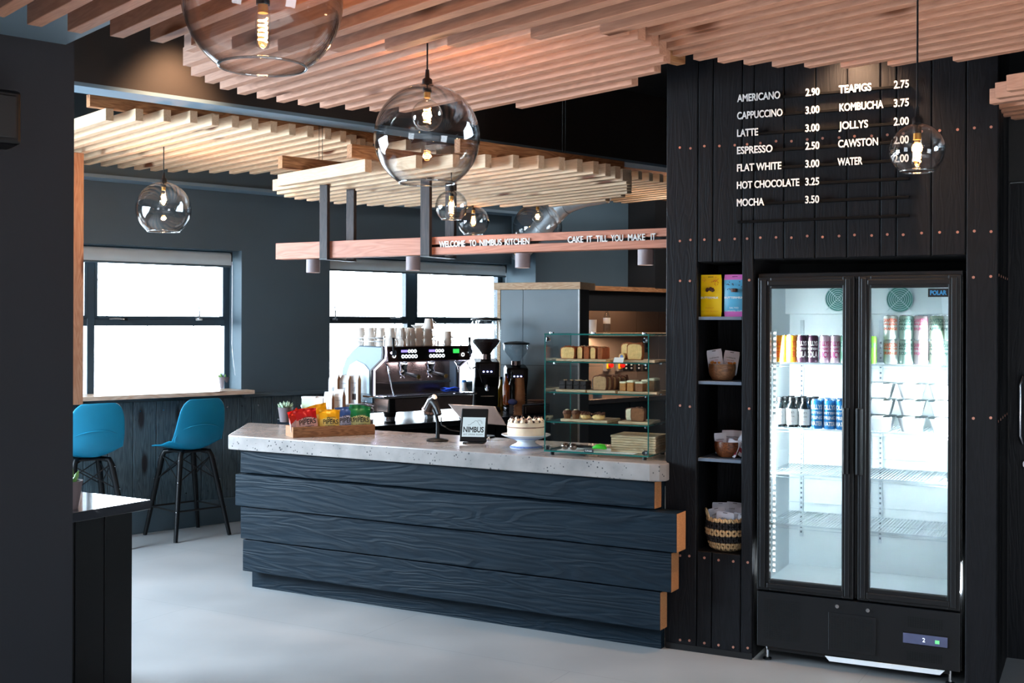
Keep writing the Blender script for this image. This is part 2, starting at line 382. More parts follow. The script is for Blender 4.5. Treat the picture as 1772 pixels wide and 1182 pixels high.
# ================================================================== structure
def concrete():
    m, t, b = base('cast_concrete'); L = t.links.new
    tc = nn(t, 'ShaderNodeTexCoord'); nz = nn(t, 'ShaderNodeTexNoise'); nz.inputs['Scale'].default_value = 7; nz.inputs['Detail'].default_value = 8; L(tc.outputs['Object'], nz.inputs[0])
    r = ramp(t, [(.3, lin((128, 124, 122))), (.7, lin((158, 151, 147)))]); L(nz.outputs[0], r.inputs[0])
    vo = nn(t, 'ShaderNodeTexVoronoi'); vo.inputs['Scale'].default_value = 52; vo.inputs['Randomness'].default_value = 1; L(tc.outputs['Object'], vo.inputs['Vector'])
    n3 = nn(t, 'ShaderNodeTexNoise'); n3.inputs['Scale'].default_value = 9; L(tc.outputs['Object'], n3.inputs[0])
    geo = nn(t, 'ShaderNodeNewGeometry'); sp = nn(t, 'ShaderNodeSeparateXYZ'); L(geo.outputs['True Normal'], sp.inputs[0])
    th = nn(t, 'ShaderNodeMapRange'); th.inputs[1].default_value = .42; th.inputs[2].default_value = .68; th.inputs[3].default_value = .03; th.inputs[4].default_value = .34; L(n3.outputs[0], th.inputs[0])
    lt = nn(t, 'ShaderNodeMath', operation='LESS_THAN'); L(vo.outputs['Distance'], lt.inputs[0]); L(th.outputs[0], lt.inputs[1])
    up = nn(t, 'ShaderNodeMath', operation='LESS_THAN'); up.inputs[1].default_value = .5; L(sp.outputs['Z'], up.inputs[0])
    ml = nn(t, 'ShaderNodeMath', operation='MULTIPLY'); L(lt.outputs[0], ml.inputs[0]); L(up.outputs[0], ml.inputs[1])
    mk = nn(t, 'ShaderNodeMix', data_type='RGBA'); L(ml.outputs[0], mk.inputs[0]); L(r.outputs[0], mk.inputs[6]); mk.inputs[7].default_value = lin((70, 70, 72)); L(mk.outputs[2], b.inputs['Base Color'])
    b.inputs['Roughness'].default_value = .22
    bp = nn(t, 'ShaderNodeBump'); bp.invert = True; bp.inputs['Strength'].default_value = .6; bp.inputs['Distance'].default_value = .006; L(ml.outputs[0], bp.inputs['Height']); L(bp.outputs[0], b.inputs['Normal'])
    return m
def floor_mat():
    m, t, b = base('grey_resin_floor'); L = t.links.new
    tc = nn(t, 'ShaderNodeTexCoord'); nz = nn(t, 'ShaderNodeTexNoise'); nz.inputs['Scale'].default_value = 1.6; nz.inputs['Detail'].default_value = 7; L(tc.outputs['Object'], nz.inputs[0])
    r = ramp(t, [(.3, lin((136, 137, 138))), (.7, lin((154, 154, 154)))]); L(nz.outputs[0], r.inputs[0])
    mp = nn(t, 'ShaderNodeMapping'); mp.inputs['Rotation'].default_value = (0, 0, R(29.5)); L(tc.outputs['Object'], mp.inputs[0])
    br = nn(t, 'ShaderNodeTexBrick'); br.inputs['Scale'].default_value = 1; br.inputs['Mortar Size'].default_value = .0016; br.inputs['Brick Width'].default_value = 2.4; br.inputs['Row Height'].default_value = 1.2
    for i, c in ((1, 1), (2, 1), (3, 0)): br.inputs[i].default_value = (c, c, c, 1)
    L(mp.outputs[0], br.inputs[0])
    mk = nn(t, 'ShaderNodeMix', data_type='RGBA'); mk.blend_type = 'MULTIPLY'; mk.inputs[0].default_value = .35; L(r.outputs[0], mk.inputs[6]); L(br.outputs[0], mk.inputs[7]); L(mk.outputs[2], b.inputs['Base Color'])
    r2 = ramp(t, [(.3, (.30,)*3+(1,)), (.7, (.34,)*3+(1,))]); L(nz.outputs[0], r2.inputs[0]); L(r2.outputs[0], b.inputs['Roughness'])
    return m
M['concrete'] = concrete(); M['floor'] = floor_mat()
CZ = 3.35
def sbox(name, x0, x1, y0, y1, z0, z1, mat, fr=None, parent=None, kind=True, bevel=0):
    mb = MB().box(x0, x1, y0, y1, z0, z1)
    o = mb.build(name, mat, parent, (FR[fr][0].x, FR[fr][0].y, 0) if fr else (0, 0, 0), ang(fr) if fr else 0, bevel=bevel)
    if kind and not parent: o['kind'] = 'structure'
    return o
sbox('floor', -9, 6, -5, 16, -.1, 0, M['floor'])
rl_ = struct('ceiling')
for x0, x1, y0, y1 in ((-9, -.7, -5, 16), (2.7, 6, -5, 16), (-.7, 2.7, -5, -3.0), (-.7, 2.7, -.8, 16)): MB().box(x0, x1, y0, y1, CZ, CZ+.1).build('ceiling_board', M['ceil'], rl_)
w3 = struct('added_roof_opening'); MB().box(-.7, 2.7, -3.0, -.8, CZ+.03, CZ+.04).build('pane', M['pane'], w3)  # added opening, unseen, lets sun onto the floor behind the camera
for x0, x1, y0, y1 in ((-.7, 2.7, -3.0, -2.95), (-.7, 2.7, -.85, -.8), (-.7, -.65, -2.95, -.85), (2.65, 2.7, -2.95, -.85), (.97, 1.03, -2.95, -.85)): MB().box(x0, x1, y0, y1, CZ-.02, CZ+.12).build('added_opening_frame', M['alu'], w3)  # frame of the added roof opening
sbox('wall_rear', -6, 6, -4.3, -4.1, 0, CZ, M['column'])
sbox('wall_side', 5, 5.2, -4.1, 15.5, 0, CZ, M['column'])
sbox('wall_far', 2.75, 5.2, 14.6, 14.8, 0, CZ, M['column'])
sbox('wall_outer', -5.2, -5.0, -4.1, 6.7, 0, CZ, M['column'])
# --- window wall
ZH = 2.19; ZS = 1.03
X1b = ox('W', 418, 0, 500); X2a = ox('W', 571, 0, 500); X2b = ox('W', 892, 0, 480); X1a = X1b-2.75
wb = struct('wall_back', (FR['W'][0].x, FR['W'][0].y, 0), ang('W'))
mb = MB()
for x0, x1, z0, z1 in ((-5.2, X1a, 0, CZ), (X1b, X2a, 0, CZ), (X2b, 7, 0, CZ), (X1a, X1b, 0, ZS), (X1a, X1b, ZH, CZ), (X2a, X2b, 0, ZS), (X2a, X2b, ZH, CZ)):
    mb.box(x0, x1, 0, .32, z0, z1)
mb.build('plaster', M['teal'], wb)
xb = -1.75
while xb < 2.2:
    w_ = random.choice((.185, .19, .195, .13))
    MB().box(xb+.002, xb+w_-.002, -.028, -.002, .2, 1.0).build('plank', M['wains'], wb, bevel=.003, seg=1)
    for zz in (.93, .27):
        MB().cyl((xb+w_*.3, -.0305, zz), (xb+w_*.3, -.027, zz), .005, n=8).build('screw', M['steel'], wb)
    xb += w_
sbox('baseboard_back', -1.9, 2.3, -.04, -.002, 0, .2, M['teal'], 'W', bevel=.004)
sbox('trim_1', X1b, 2.3, -.05, -.002, 1.0, 1.03, M['teal'], 'W', bevel=.003)
th = struct('trim_2', (FR['W'][0].x, FR['W'][0].y, 0), ang('W'))       # boxed-in head of the window wall
MB().box(-5.2, 6, -.2, -.002, 2.68, CZ).build('boxing', M['teal'], th)
MB().box(-5.2, 6, -.225, -.01, 2.655, 2.68).build('edge_strip', M['soffit'], th)  # paler colour stands in for window light on the underside
# kitchen wall stepping forward
XJ = ox('W', 927, -.35, 460)
sbox('wall_kitchen', XJ, 6.2, -.35, -.002, 0, CZ, M['teal'], 'W')
xp = ox('W', 1131, -.7, 440)
sbox('wall_pier', xp, xp+.6, -.72, -.352, 1.96, CZ, M['black'], 'W')
# --- windows
def window(name, x0, x1, mull, zt0, zt1, y=.2):
    r_ = struct(name, (FR['W'][0].x, FR['W'][0].y, 0), ang('W'))
    fw = .045
    m = MB(); m.box(x0, x1, y, y+.07, ZS-.03, ZS+.012); m.box(x0, x1, y, y+.07, ZH-fw, ZH); m.box(x0, x0+fw, y, y+.07, ZS, ZH); m.box(x1-fw, x1, y, y+.07, ZS, ZH)
    m.build('frame', M['alu'], r_, bevel=.003, seg=1)
    xs = [x0+fw]+[v for q in mull for v in q]+[x1-fw]
    for a, b in mull: MB().box(a, b, y-.01, y+.075, ZS, ZH).build('mullion', M['alu'], r_, bevel=.003, seg=1)
    for i in range(0, len(xs), 2):
        a, b = xs[i], xs[i+1]
        MB().box(a, b, y-.005, y+.07, zt0, zt1).build('transom', M['alu'], r_, bevel=.003, seg=1)
        m = MB(); q = .022
        m.box(a, b, y-.012, y+.05, zt1, zt1+q); m.box(a, b, y-.012, y+.05, ZH-fw-q, ZH-fw); m.box(a, a+q, y-.012, y+.05, zt1, ZH-fw); m.box(b-q, b, y-.012, y+.05, zt1, ZH-fw)
        m.build('sash', M['alu'], r_)
        MB().box(a+q, b-q, y+.03, y+.036, zt1+q, ZH-fw-q).build('pane', M['pane'], r_)
        MB().box(a, b, y+.03, y+.036, ZS+.012, zt0).build('pane', M['pane'], r_)
    return r_
yW = .2
zt0 = onp('W', 280, 564, yW)[1]; zt1 = onp('W', 280, 552, yW)[1]
m1 = (ox('W', 150, yW, 560), ox('W', 163, yW, 560)); bay = X1b-m1[1]
w1 = window('window_1', X1a, X1b, [(m1[0]-bay-.08, m1[1]-bay-.08), m1], zt0, zt1)
z20 = onp('W', 640, 560, yW)[1]; z21 = onp('W', 640, 552, yW)[1]
m2 = (ox('W', 704, yW, 520), ox('W', 718, yW, 520))
w2_ = window('window_2', X2a, X2b, [m2], z20, z21)
def handle(win, px, py, up):
    x, z = onp('W', px, py, yW-.015)
    m = MB(); m.box(x-.03, x+.03, yW-.03, yW-.012, z-.012, z+.008)
    if up: m.tube([(x, yW-.035, z), (x-.005, yW-.045, z+.06), (x-.012, yW-.04, z+.13)], [.008, .007, .004], 8)
    else: m.tube([(x, yW-.035, z), (x-.06, yW-.045, z+.004), (x-.12, yW-.04, z)], [.008, .007, .005], 8)
    m.build('window_handle', M['chrome'], win, smooth=True)
handle(w1, 213, 552, False); handle(w1, 343, 552, True); handle(w2_, 578, 552, True)
x, z = onp('W', 678, 551, yW-.015); handle(w2_, 690, 551, False)
# --- blinds
def blind(xa, xb, zt, zb, label, y=.075):
    t_ = thing('roller_blind', label, 'blind', loc('W', xa, y, zt), ang('W'), 'rolled-up window blinds')
    L_ = xb-xa
    MB().cyl((0, 0, -.035), (L_, 0, -.035), .032, n=20).build('roll', M['blind'], t_, smooth=True)
    MB().box(0, L_, -.032, -.029, -(zt-zb), -.035).build('fabric', M['blind'], t_)
    MB().cyl((0, -.03, -(zt-zb)), (L_, -.03, -(zt-zb)), .009, n=10).build('bottom_bar', M['teal'], t_, smooth=True)
    MB().box(L_, L_+.008, -.035, .03, -.075, .0).build('bracket', M['blackm'], t_)
    if L_ < 3:
        p_ = [(L_+.014, -.02, -.04-.1*i) for i in range(8)]+[(L_+.03, -.025, -.92), (L_+.045, -.02, -1.0), (L_+.035, -.015, -.9)]
        p_ += [(L_+.022, -.012, -.8+.1*i) for i in range(8)]
        MB().tube(p_, .0022, 6).build('pull_cord', M['paperw'], t_)
    return t_
blind(X1a+.03, X1b-.07, ZH-.015, onp('W', 390, 461, .045)[1], 'pale roller blind rolled up above the left window over the turquoise stools')
blind(X2a+.02, X2b-.09, ZH-.015, onp('W', 860, 478, .045)[1], 'pale roller blind rolled up above the window behind the espresso machine')
# --- sill bar of window 1
xe = ox('W', 440, -.12, 682)
sill = MB().box(X1a, xe, -.13, .2, 1.03, 1.062).build('window_sill', M['sill'], None, (FR['W'][0].x, FR['W'][0].y, 0), ang('W'), bevel=.003)
tag(sill, 'pale timber sill shelf under the left window behind the stools', 'sill')
sbox('trim_3', X2a, X2b, -.02, .2, 1.03, 1.05, M['teal'], 'W')
# --- dark beam across the room
bb = struct('trim_4', (FR['W'][0].x, FR['W'][0].y, 0), ang('W'))
MB().box(-6, 5, -2.6, -2.42, 2.835, CZ).build('beam_face', M['bulkhead'], bb)
MB().box(-6, 5, -2.603, -2.417, 2.815, 2.835).build('beam_underside', M['soffit'], bb)  # underside coloured paler than the face for the daylight it catches
sb = MB().box(-6, 5, -2.4, -.25, CZ-.06, CZ-.005).build('ceiling_panel', M['acoustic'], None, (FR['W'][0].x, FR['W'][0].y, 0), ang('W')); sb['kind'] = 'structure'
# --- left column and soffit
YC = 4.4; px_ = ray(127, 560)[0]*YC
cx_, cy_ = toloc('W', px_, YC)
wl = sbox('wall_left', cx_-1.3, cx_, cy_, cy_+.1, 0, CZ, M['column'], 'W')
zso = CH+ray(108, 80)[1]*YC
sp_ = fl(108, 80, zso); xso = toloc('W', sp_.x, sp_.y)[0]
sbox('trim_5', cx_-4.2, xso, cy_-4.5, cy_-.002, zso, CZ, M['soffit'], 'W')
# --- timber post by window 1
po = fl(133, 700, 1.062); xo, yo = toloc('W', po.x, po.y)
pst = MB().box(-.05, .03, -.03, .03, 0, aty(133, 265, po.y)[2]-1.062).build('timber_post', M['post'], None, (po.x, po.y, 1.062), ang('W'), bevel=.002)
tag(pst, 'upright orange timber post standing on the sill beside the left column', 'post')
# outside
og = sbox('ground_outside', -30, 30, 17, 60, -.3, -.2, pm('pale_tarmac', (190, 192, 190), .9))
ow = MB().box(-16, 14, .34, 40, -.3, -.22).build('ground_outside', pm('pale_gravel', (222, 226, 224), .9), None, (FR['W'][0].x, FR['W'][0].y, 0), ang('W')); ow['kind'] = 'structure'
M['galv'] = pm('galvanised_post', (225, 230, 232), .7, 0)
for i, (a, b) in enumerate(((185, 500), (255, 500), (335, 505), (683, 500), (770, 500))):
    p_ = aty(a, b, 17); 
    m = MB().tube([(0, 0, -.2), (0, 0, 2.0), (-.25, .1, 2.35)], .012, 8)
    tag(m.build('fence_post', M['galv'], None, (p_[0], p_[1], 0)), 'thin grey cranked fence post outside, %s' % ('seen through left window, leftmost', 'seen through left window, middle one', 'seen through left window, rightmost', 'left one seen through window behind espresso machine', 'right one seen through window behind espresso machine')[i], 'fence post', 'fence posts outside')
# ================================================================== menu wall (right)
wr = struct('wall_right', (FR['M'][0].x, FR['M'][0].y, 0), ang('M'))
JX = [1152, 1207, 1233, 1283.5, 1304, 1355.8, 1410, 1465, 1522.7, 1550.8, 1611.5, 1671.4, 1728]
jx = [ox('M', p, 0, 420) for p in JX]
zop = onp('M', 1400, 447, 0)[1]; znt = onp('M', 1245, 453, 0)[1]; znb = onp('M', 1245, 957, 0)[1]
def wplank(a, b, z0, z1):
    MB().box(a+.0022, b-.0022, 0, .03, z0, z1).build('plank', M['wallplank'], wr, bevel=.004, seg=1)
for i in range(12):
    a, b = jx[i], jx[i+1]
    if i in (1, 2): wplank(a, b, 0, znb); wplank(a, b, znt, CZ)
    elif 4 <= i <= 10: wplank(a, b, zop, CZ)
    else: wplank(a, b, 0, CZ)
MB().box(jx[0]+.005, jx[1], .031, .5, 0, CZ).build('core', M['black'], wr)
MB().box(jx[1], jx[3], .031, .5, znt, CZ).build('core', M['black'], wr)
MB().box(jx[3], jx[4]-.002, .031, .5, 0, CZ).build('core', M['black'], wr)
MB().box(jx[1], jx[3], .031, .5, 0, znb-.02).build('core', M['black'], wr)
MB().box(jx[4], jx[11], .031, .6, zop, CZ).build('core', M['black'], wr)
MB().box(jx[11]+.002, jx[12]-.005, .031, .5, 0, CZ).build('core', M['black'], wr)
MB().box(jx[3]-.01, jx[12], .62, .66, 0, CZ).build('core', M['black'], wr)
xm = (jx[1]+jx[3])/2+.02
for a, b in ((jx[1], xm), (xm, jx[3])):
    MB().box(a+.002, b-.002, .33, .36, znb-.02, znt).build('back_board', M['wallplank'], wr, bevel=.003, seg=1)
SC1 = [1176.7, 1195, 1219, 1245, 1271.6, 1293, 1316, 1343, 1369.7, 1397, 1423.5, 1452, 1478.8, 1508.4, 1535.5, 1563, 1594.7, 1626, 1657, 1686, 1715]
SC2 = [1177, 1194, 1296.5, 1684.5, 1714.5]; SC3 = [1177, 1193, 1219, 1243.6, 1269, 1294]
for row, cols in (((1176.7, 256.8), SC1), ((1176.7, 416.6), SC1), ((1176.7, 486.7), SC2), ((1176, 703), SC2), ((1177, 962), SC3), ((1175.7, 1106), SC3)):
    z = onp('M', row[0], row[1], 0)[1]
    for c in cols:
        x = ox('M', c, 0, row[1]); zz = z+random.uniform(-.004, .004)
        MB().cyl((x, -.0025, zz), (x, .002, zz), .0062, n=10).build('screw', M['copper'], wr)
# return wall and door at the far right
xr = jx[12]
for i in range(4):
    MB().box(xr-.03, xr-.005, .03+.15*i, .03+.15*i+.146, 0, CZ).build('plank', M['wallplank'], wr, bevel=.003, seg=1)
for zr in (onp('M', 1740, 478, .2)[1], onp('M', 1740, 726, .2)[1]):
    for i in range(5):
        MB().cyl((xr-.007, .08+.12*i, zr), (xr-.003, .08+.12*i, zr), .006, n=8).build('screw', M['copper'], wr)
dr = struct('door_1', (FR['M'][0].x, FR['M'][0].y, 0), ang('M'))
MB().box(xr, xr+1.3, .62, .67, 0, 2.3).build('door_panel', M['wallplank'], dr)
MB().box(xr, xr+1.3, .62, .67, 2.31, CZ).build('overpanel', M['black'], dr)
hx, hz0 = onp('M', 1765, 768, .57); hz1 = onp('M', 1765, 651, .57)[1]
MB().tube([(hx+.035, .62, hz1-.02), (hx+.01, .565, hz1-.005), (hx, .55, hz1-.04), (hx, .55, hz0+.04), (hx+.01, .565, hz0+.005), (hx+.035, .62, hz0+.02)], .009, 10).build('pull_handle', M['steel'], dr, smooth=True)
MB().cyl((hx+.03, .60, hz0-.1), (hx+.03, .62, hz0-.1), .02, n=14).build('lock', M['steel'], dr)
# skirting
sbox('baseboard_right', jx[0]+.01, jx[4], -.006, -.001, 0, .03, M['blackm'], 'M')
# ================================================================== counter
bc = thing('bar_counter', 'long bar counter clad in four dark blue rough-sawn sleepers', 'counter', (FR['C'][0].x, FR['C'][0].y, 0), ang('C'))
cz = [.112, .308, .507, .703, .843]
fronts = [.088, .1, .12, .088]
sp = [(420, 1143, 3), (416, 1162, 2), (407, 1171.5, 1), (416, 1133, 0)]
for k, (pl_, pr_, _) in enumerate(sp):
    fo = fronts[k]; z0, z1 = cz[k], cz[k+1]-.006; zm = 557+(CH-(z0+z1)/2)*2000/6.9
    a = ox('C', pl_, -fo, zm); b = ox('C', pr_, -fo, 557+(CH-(z0+z1)/2)*2000/5.6)
    n = 26; vs = []; fs = []
    for i in range(n+1):                                  # sawn sleeper with slightly wandering edges
        x = a+(b-a)*i/n; w1_ = .003*math.sin(i*1.9+k)+random.uniform(-.0015, .0015); w2__ = random.uniform(-.002, .001) if k else w1_
        vs += [(x, -fo+random.uniform(-.002, .002), z0+abs(w1_)*.6), (x, .0, z0), (x, .0, z1), (x, -fo+random.uniform(-.002, .002), z1+w2__*.4)]
    for i in range(n):
        for j in range(4): fs.append((i*4+j, i*4+(j+1) % 4, i*4+4+(j+1) % 4, i*4+4+j))
    pl2 = MB().add(vs, fs).add([vs[0], vs[1], vs[2], vs[3]], [(0, 1, 2, 3)], 0).add([vs[-4], vs[-3], vs[-2], vs[-1]], [(3, 2, 1, 0)], 1)
    o = pl2.build('plank', [M['blue'], M['endgrain']], bc, bevel=.004, seg=2)
MB().box(0.0, 2.67, 0, .04, .0, .84).build('carcass', M['blue'], bc)
MB().box(0.0, 2.67, -.003, 0, .0, .112).build('kickboard', M['blue'], bc)
# left return
vL = Vector((-.466, .70)).normalized(); aL = math.atan2(vL.y, vL.x)
for k in range(4):
    MB().box(.05, .82, -.02+.012*(k % 2), .03, cz[k], cz[k+1]-.006).build('plank', M['blue'], bc, (-.0, 0, 0), aL, bevel=.004, seg=1)
MB().box(.05, .8, -.06, -.02, 0, .112).build('kickboard', M['blue'], bc, (0, 0, 0), aL)
poly = [(-.045, -.125), (2.655, -.125), (2.70, -.108), (2.722, -.07), (2.722, -.03), (2.685, -.012), (2.655, .60), (-.54, .60), (-.565, .57), (-.115, -.085), (-.09, -.12)]
ct = MB().prism(poly, .843, .93).build('concrete_worktop', M['concrete'], None, (FR['C'][0].x, FR['C'][0].y, 0), ang('C'), bevel=.007, seg=3)
tag(ct, 'thick grey cast concrete worktop with pitted edge on the blue counter', 'worktop')
# --- black back worktop
bw = thing('back_counter', 'black back-bar counter under the espresso machine', 'counter', loc('W', 0, -1.92), ang('W'))
MB().box(.2, 2.06, 0, .95, .86, .9).build('worktop', pm('black_worktop', (26, 27, 32), .25, var=.05), bw, bevel=.003)
for i in range(3): MB().box(.38+.58*i, .95+.58*i, .03, .05, .1, .85).build('door', M['blackp'], bw, bevel=.002, seg=1)
MB().box(.38, 2.1, .051, .92, 0, .86).build('carcass', M['black'], bw)
# --- plinth on the left
cr_ = fl(261, 865, .84); pa = math.atan2(.86, .51)
pt = thing('plank_clad_plinth', 'black plank-clad plinth with a glossy top beside the left column', 'plinth', (cr_.x, cr_.y, 0), pa)
MB().box(-.78, 0, 0, .62, .80, .84).build('top', pm('glossy_dark_top', (40, 44, 50), .12, var=.05, coat=.6), pt, bevel=.002)
for i in range(5): MB().box(-.05-.15*(i+1)+.002, -.05-.15*i-.002, .055, .08, 0, .8).build('plank', M['blackp'], pt, bevel=.003, seg=1)
for i in range(3): MB().box(-.08, -.055, .08+.16*i, .08+.16*i+.156, 0, .8).build('plank', M['blackp'], pt, bevel=.003, seg=1)
MB().box(-.77, -.085, .082, .6, 0, .8).build('carcass', M['black'], pt)
# ================================================================== slatted ceiling rafts
DW = Vector((math.cos(ang('W')), math.sin(ang('W')))); DS = Vector((-DW.y, DW.x))
QK = DW.x+DW.y*DW.y/DW.x*1.0
def slat_at(H, inv, px):
    q = inv*H/1.342; u = ray(px, 200)[0]
    # q*DW + r*DS on the sight line x = u*y
    r_ = (u*q*DW.y-q*DW.x)/(DS.x-u*DS.y); return q, r_
def raft(name, label, H, rows, sh, mat, rails, pitch_t=.045, group='slatted timber ceiling rafts', ymin=.7, rail_h=.075, wires=()):
    c = w2('W', 0, 0)
    t_ = thing(name, label, 'ceiling raft', (0, 0, CH+H), ang('W'), group)   # local x = along DW, local y = along DS
    ql, rl, rh = [], [], []
    for inv, a, b in rows:
        inv *= (a+904)/(a+945)
        q, r1 = slat_at(H, inv, a); _, r0 = slat_at(H, inv, b)
        lo = (ymin-q*DW.y)/DS.y
        r0 = max(r0, lo); r0, r1 = min(r0, r1), max(r0, r1)
        MB().box(0, pitch_t, 0, r1-r0, 0, sh).build('slat', mat, t_, (q, r0, random.uniform(-.0015, .0015)), bevel=.0015, seg=1)
        ql.append(q); rl.append(r0); rh.append(r1)
    for x0, x1, y in rails:
        MB().box(0, x1-x0, 0, .05, 0, rail_h).build('rail', M['rail'], t_, (x0, y, sh), bevel=.0015, seg=1)
    for (x, y, z1) in wires:
        for d in (-.012, .012):
            MB().cyl((x+d, y, sh+rail_h), (x+d, y, z1-CH-H), .0016, n=6).build('hanging_wire', M['blackm'], t_)
    return t_
SH = .078
wo = FR['W'][0]; WX = wo.x*DW.x+wo.y*DW.y; WY = wo.x*DS.x+wo.y*DS.y       # W-frame origin in (q, r)
# A: nearest raft, top left
la = [46, 116, 189.5, 259, 330, 400, 480, 570, 665, 773, 917, 1037]
rowsA = [(1.9356-.185*2, -60, 1500), (1.9356-.185, -20, 1500)]+[(1.9356+.185*i, x, 1560) for i, x in enumerate(la)]
raft('timber_ceiling_raft', 'nearest slatted larch ceiling raft, upper left of the photo', .90, rowsA, SH, M['slat'], [(1.1, 2.6, 1.6), (1.1, 2.6, .3)])
# B: raft above the counter
lb = [318, 316, 330, 354, 380, 410, 444, 478, 515, 553, 597, 639, 690, 800, 809, 892]
rb = [800, 850, 900, 930, 960, 990, 1015, 1040, 1060, 1075, 1103.5, 1126.6, 1140.8, 1148, 1132, 1093]
raft('timber_ceiling_raft', 'slatted larch raft with stepped ends over the big round pendant and counter', 1.10, [(2.853-.15+.15*i, lb[i], rb[i]) for i in range(16)], SH, M['slat'], [(2.3, 4.1, 3.4), (2.5, 4.1, 2.75)], pitch_t=.045)
# C: raft in front of the menu wall
lc = [1085, 1090, 1095, 1100, 1107, 1120, 1141, 1150, 1163, 1199, 1241, 1286, 1335, 1391, 1454, 1535, 1648]
raft('timber_ceiling_raft', 'slatted larch raft above the white menu lettering, top right', 1.13, [(4.564-.143*(8-i), lc[i], 2050) for i in range(17)], SH, M['slat'], [(3.3, 4.7, .5), (3.3, 4.7, -.4)])
# E: suspended raft beyond the counter beam
le = [480.8, 472, 479.5, 492, 510, 531, 553, 578, 605, 635, 665, 700, 737, 775, 820, 865, 905, 950]
re_ = [632, 720, 784, 840, 888, 932, 968, 999, 1027, 1048, 1065, 1078, 1084, 1085.5, 1085, 1085.5, 1075, 1048]
HE = .84
rE = [(x0+WX, x1+WX, y+WY) for x0, x1, y in ((-.62, 1.3, -2.42), (-.57, .2, -3.08), (-.25, 1.05, -3.64))]
raft('timber_ceiling_raft', 'pale slatted raft hung on wires above the lettered timber beam', HE, [(6.10+.2*i, le[i], re_[i]) for i in range(18)], .072, M['slat_lit'], rE, wires=[(rE[0][0]+.28, rE[0][2]+.02, CZ), (rE[2][0]+.8, rE[2][2]+.02, CZ)])
# D: long raft along the window wall
HD = 1.12; rowsD = []
ne = {0: 183, 1: 234.5, 2: 283, 3: 329, 4: 370, 5: 409.6, 6: 446.6, 7: 480.6, 8: 512, 9: 540, 10: 565, 11: 589, 12: 607, 13: 623, 14: 636}
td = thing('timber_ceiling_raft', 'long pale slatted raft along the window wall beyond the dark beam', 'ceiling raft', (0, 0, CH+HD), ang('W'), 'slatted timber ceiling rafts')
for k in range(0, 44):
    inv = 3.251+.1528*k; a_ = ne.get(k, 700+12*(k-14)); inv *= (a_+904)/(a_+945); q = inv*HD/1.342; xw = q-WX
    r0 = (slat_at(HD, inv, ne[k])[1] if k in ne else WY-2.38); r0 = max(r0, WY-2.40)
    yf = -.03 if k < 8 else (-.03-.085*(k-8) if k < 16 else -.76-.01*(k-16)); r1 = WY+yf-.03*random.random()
    MB().box(0, .045, 0, r1-r0, 0, .068).build('slat', M['slat_lit'], td, (q, r0, random.uniform(-.0015, .0015)), bevel=.0015, seg=1)
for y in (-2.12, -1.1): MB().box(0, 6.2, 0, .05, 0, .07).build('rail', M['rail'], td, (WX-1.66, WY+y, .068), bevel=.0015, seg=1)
# F: small raft corner at the right edge
lf = [1741, 1721.4, 1712, 1713, 1719, 1731, 1749]
raft('timber_ceiling_raft', 'slatted raft corner poking in at the upper right edge', .955, [(6.677+.157*i, lf[i], 2100) for i in range(7)], .066, M['slat'], [(4.7, 5.9, -1.35)])
p_ = aty(1716, 106, 5.0)
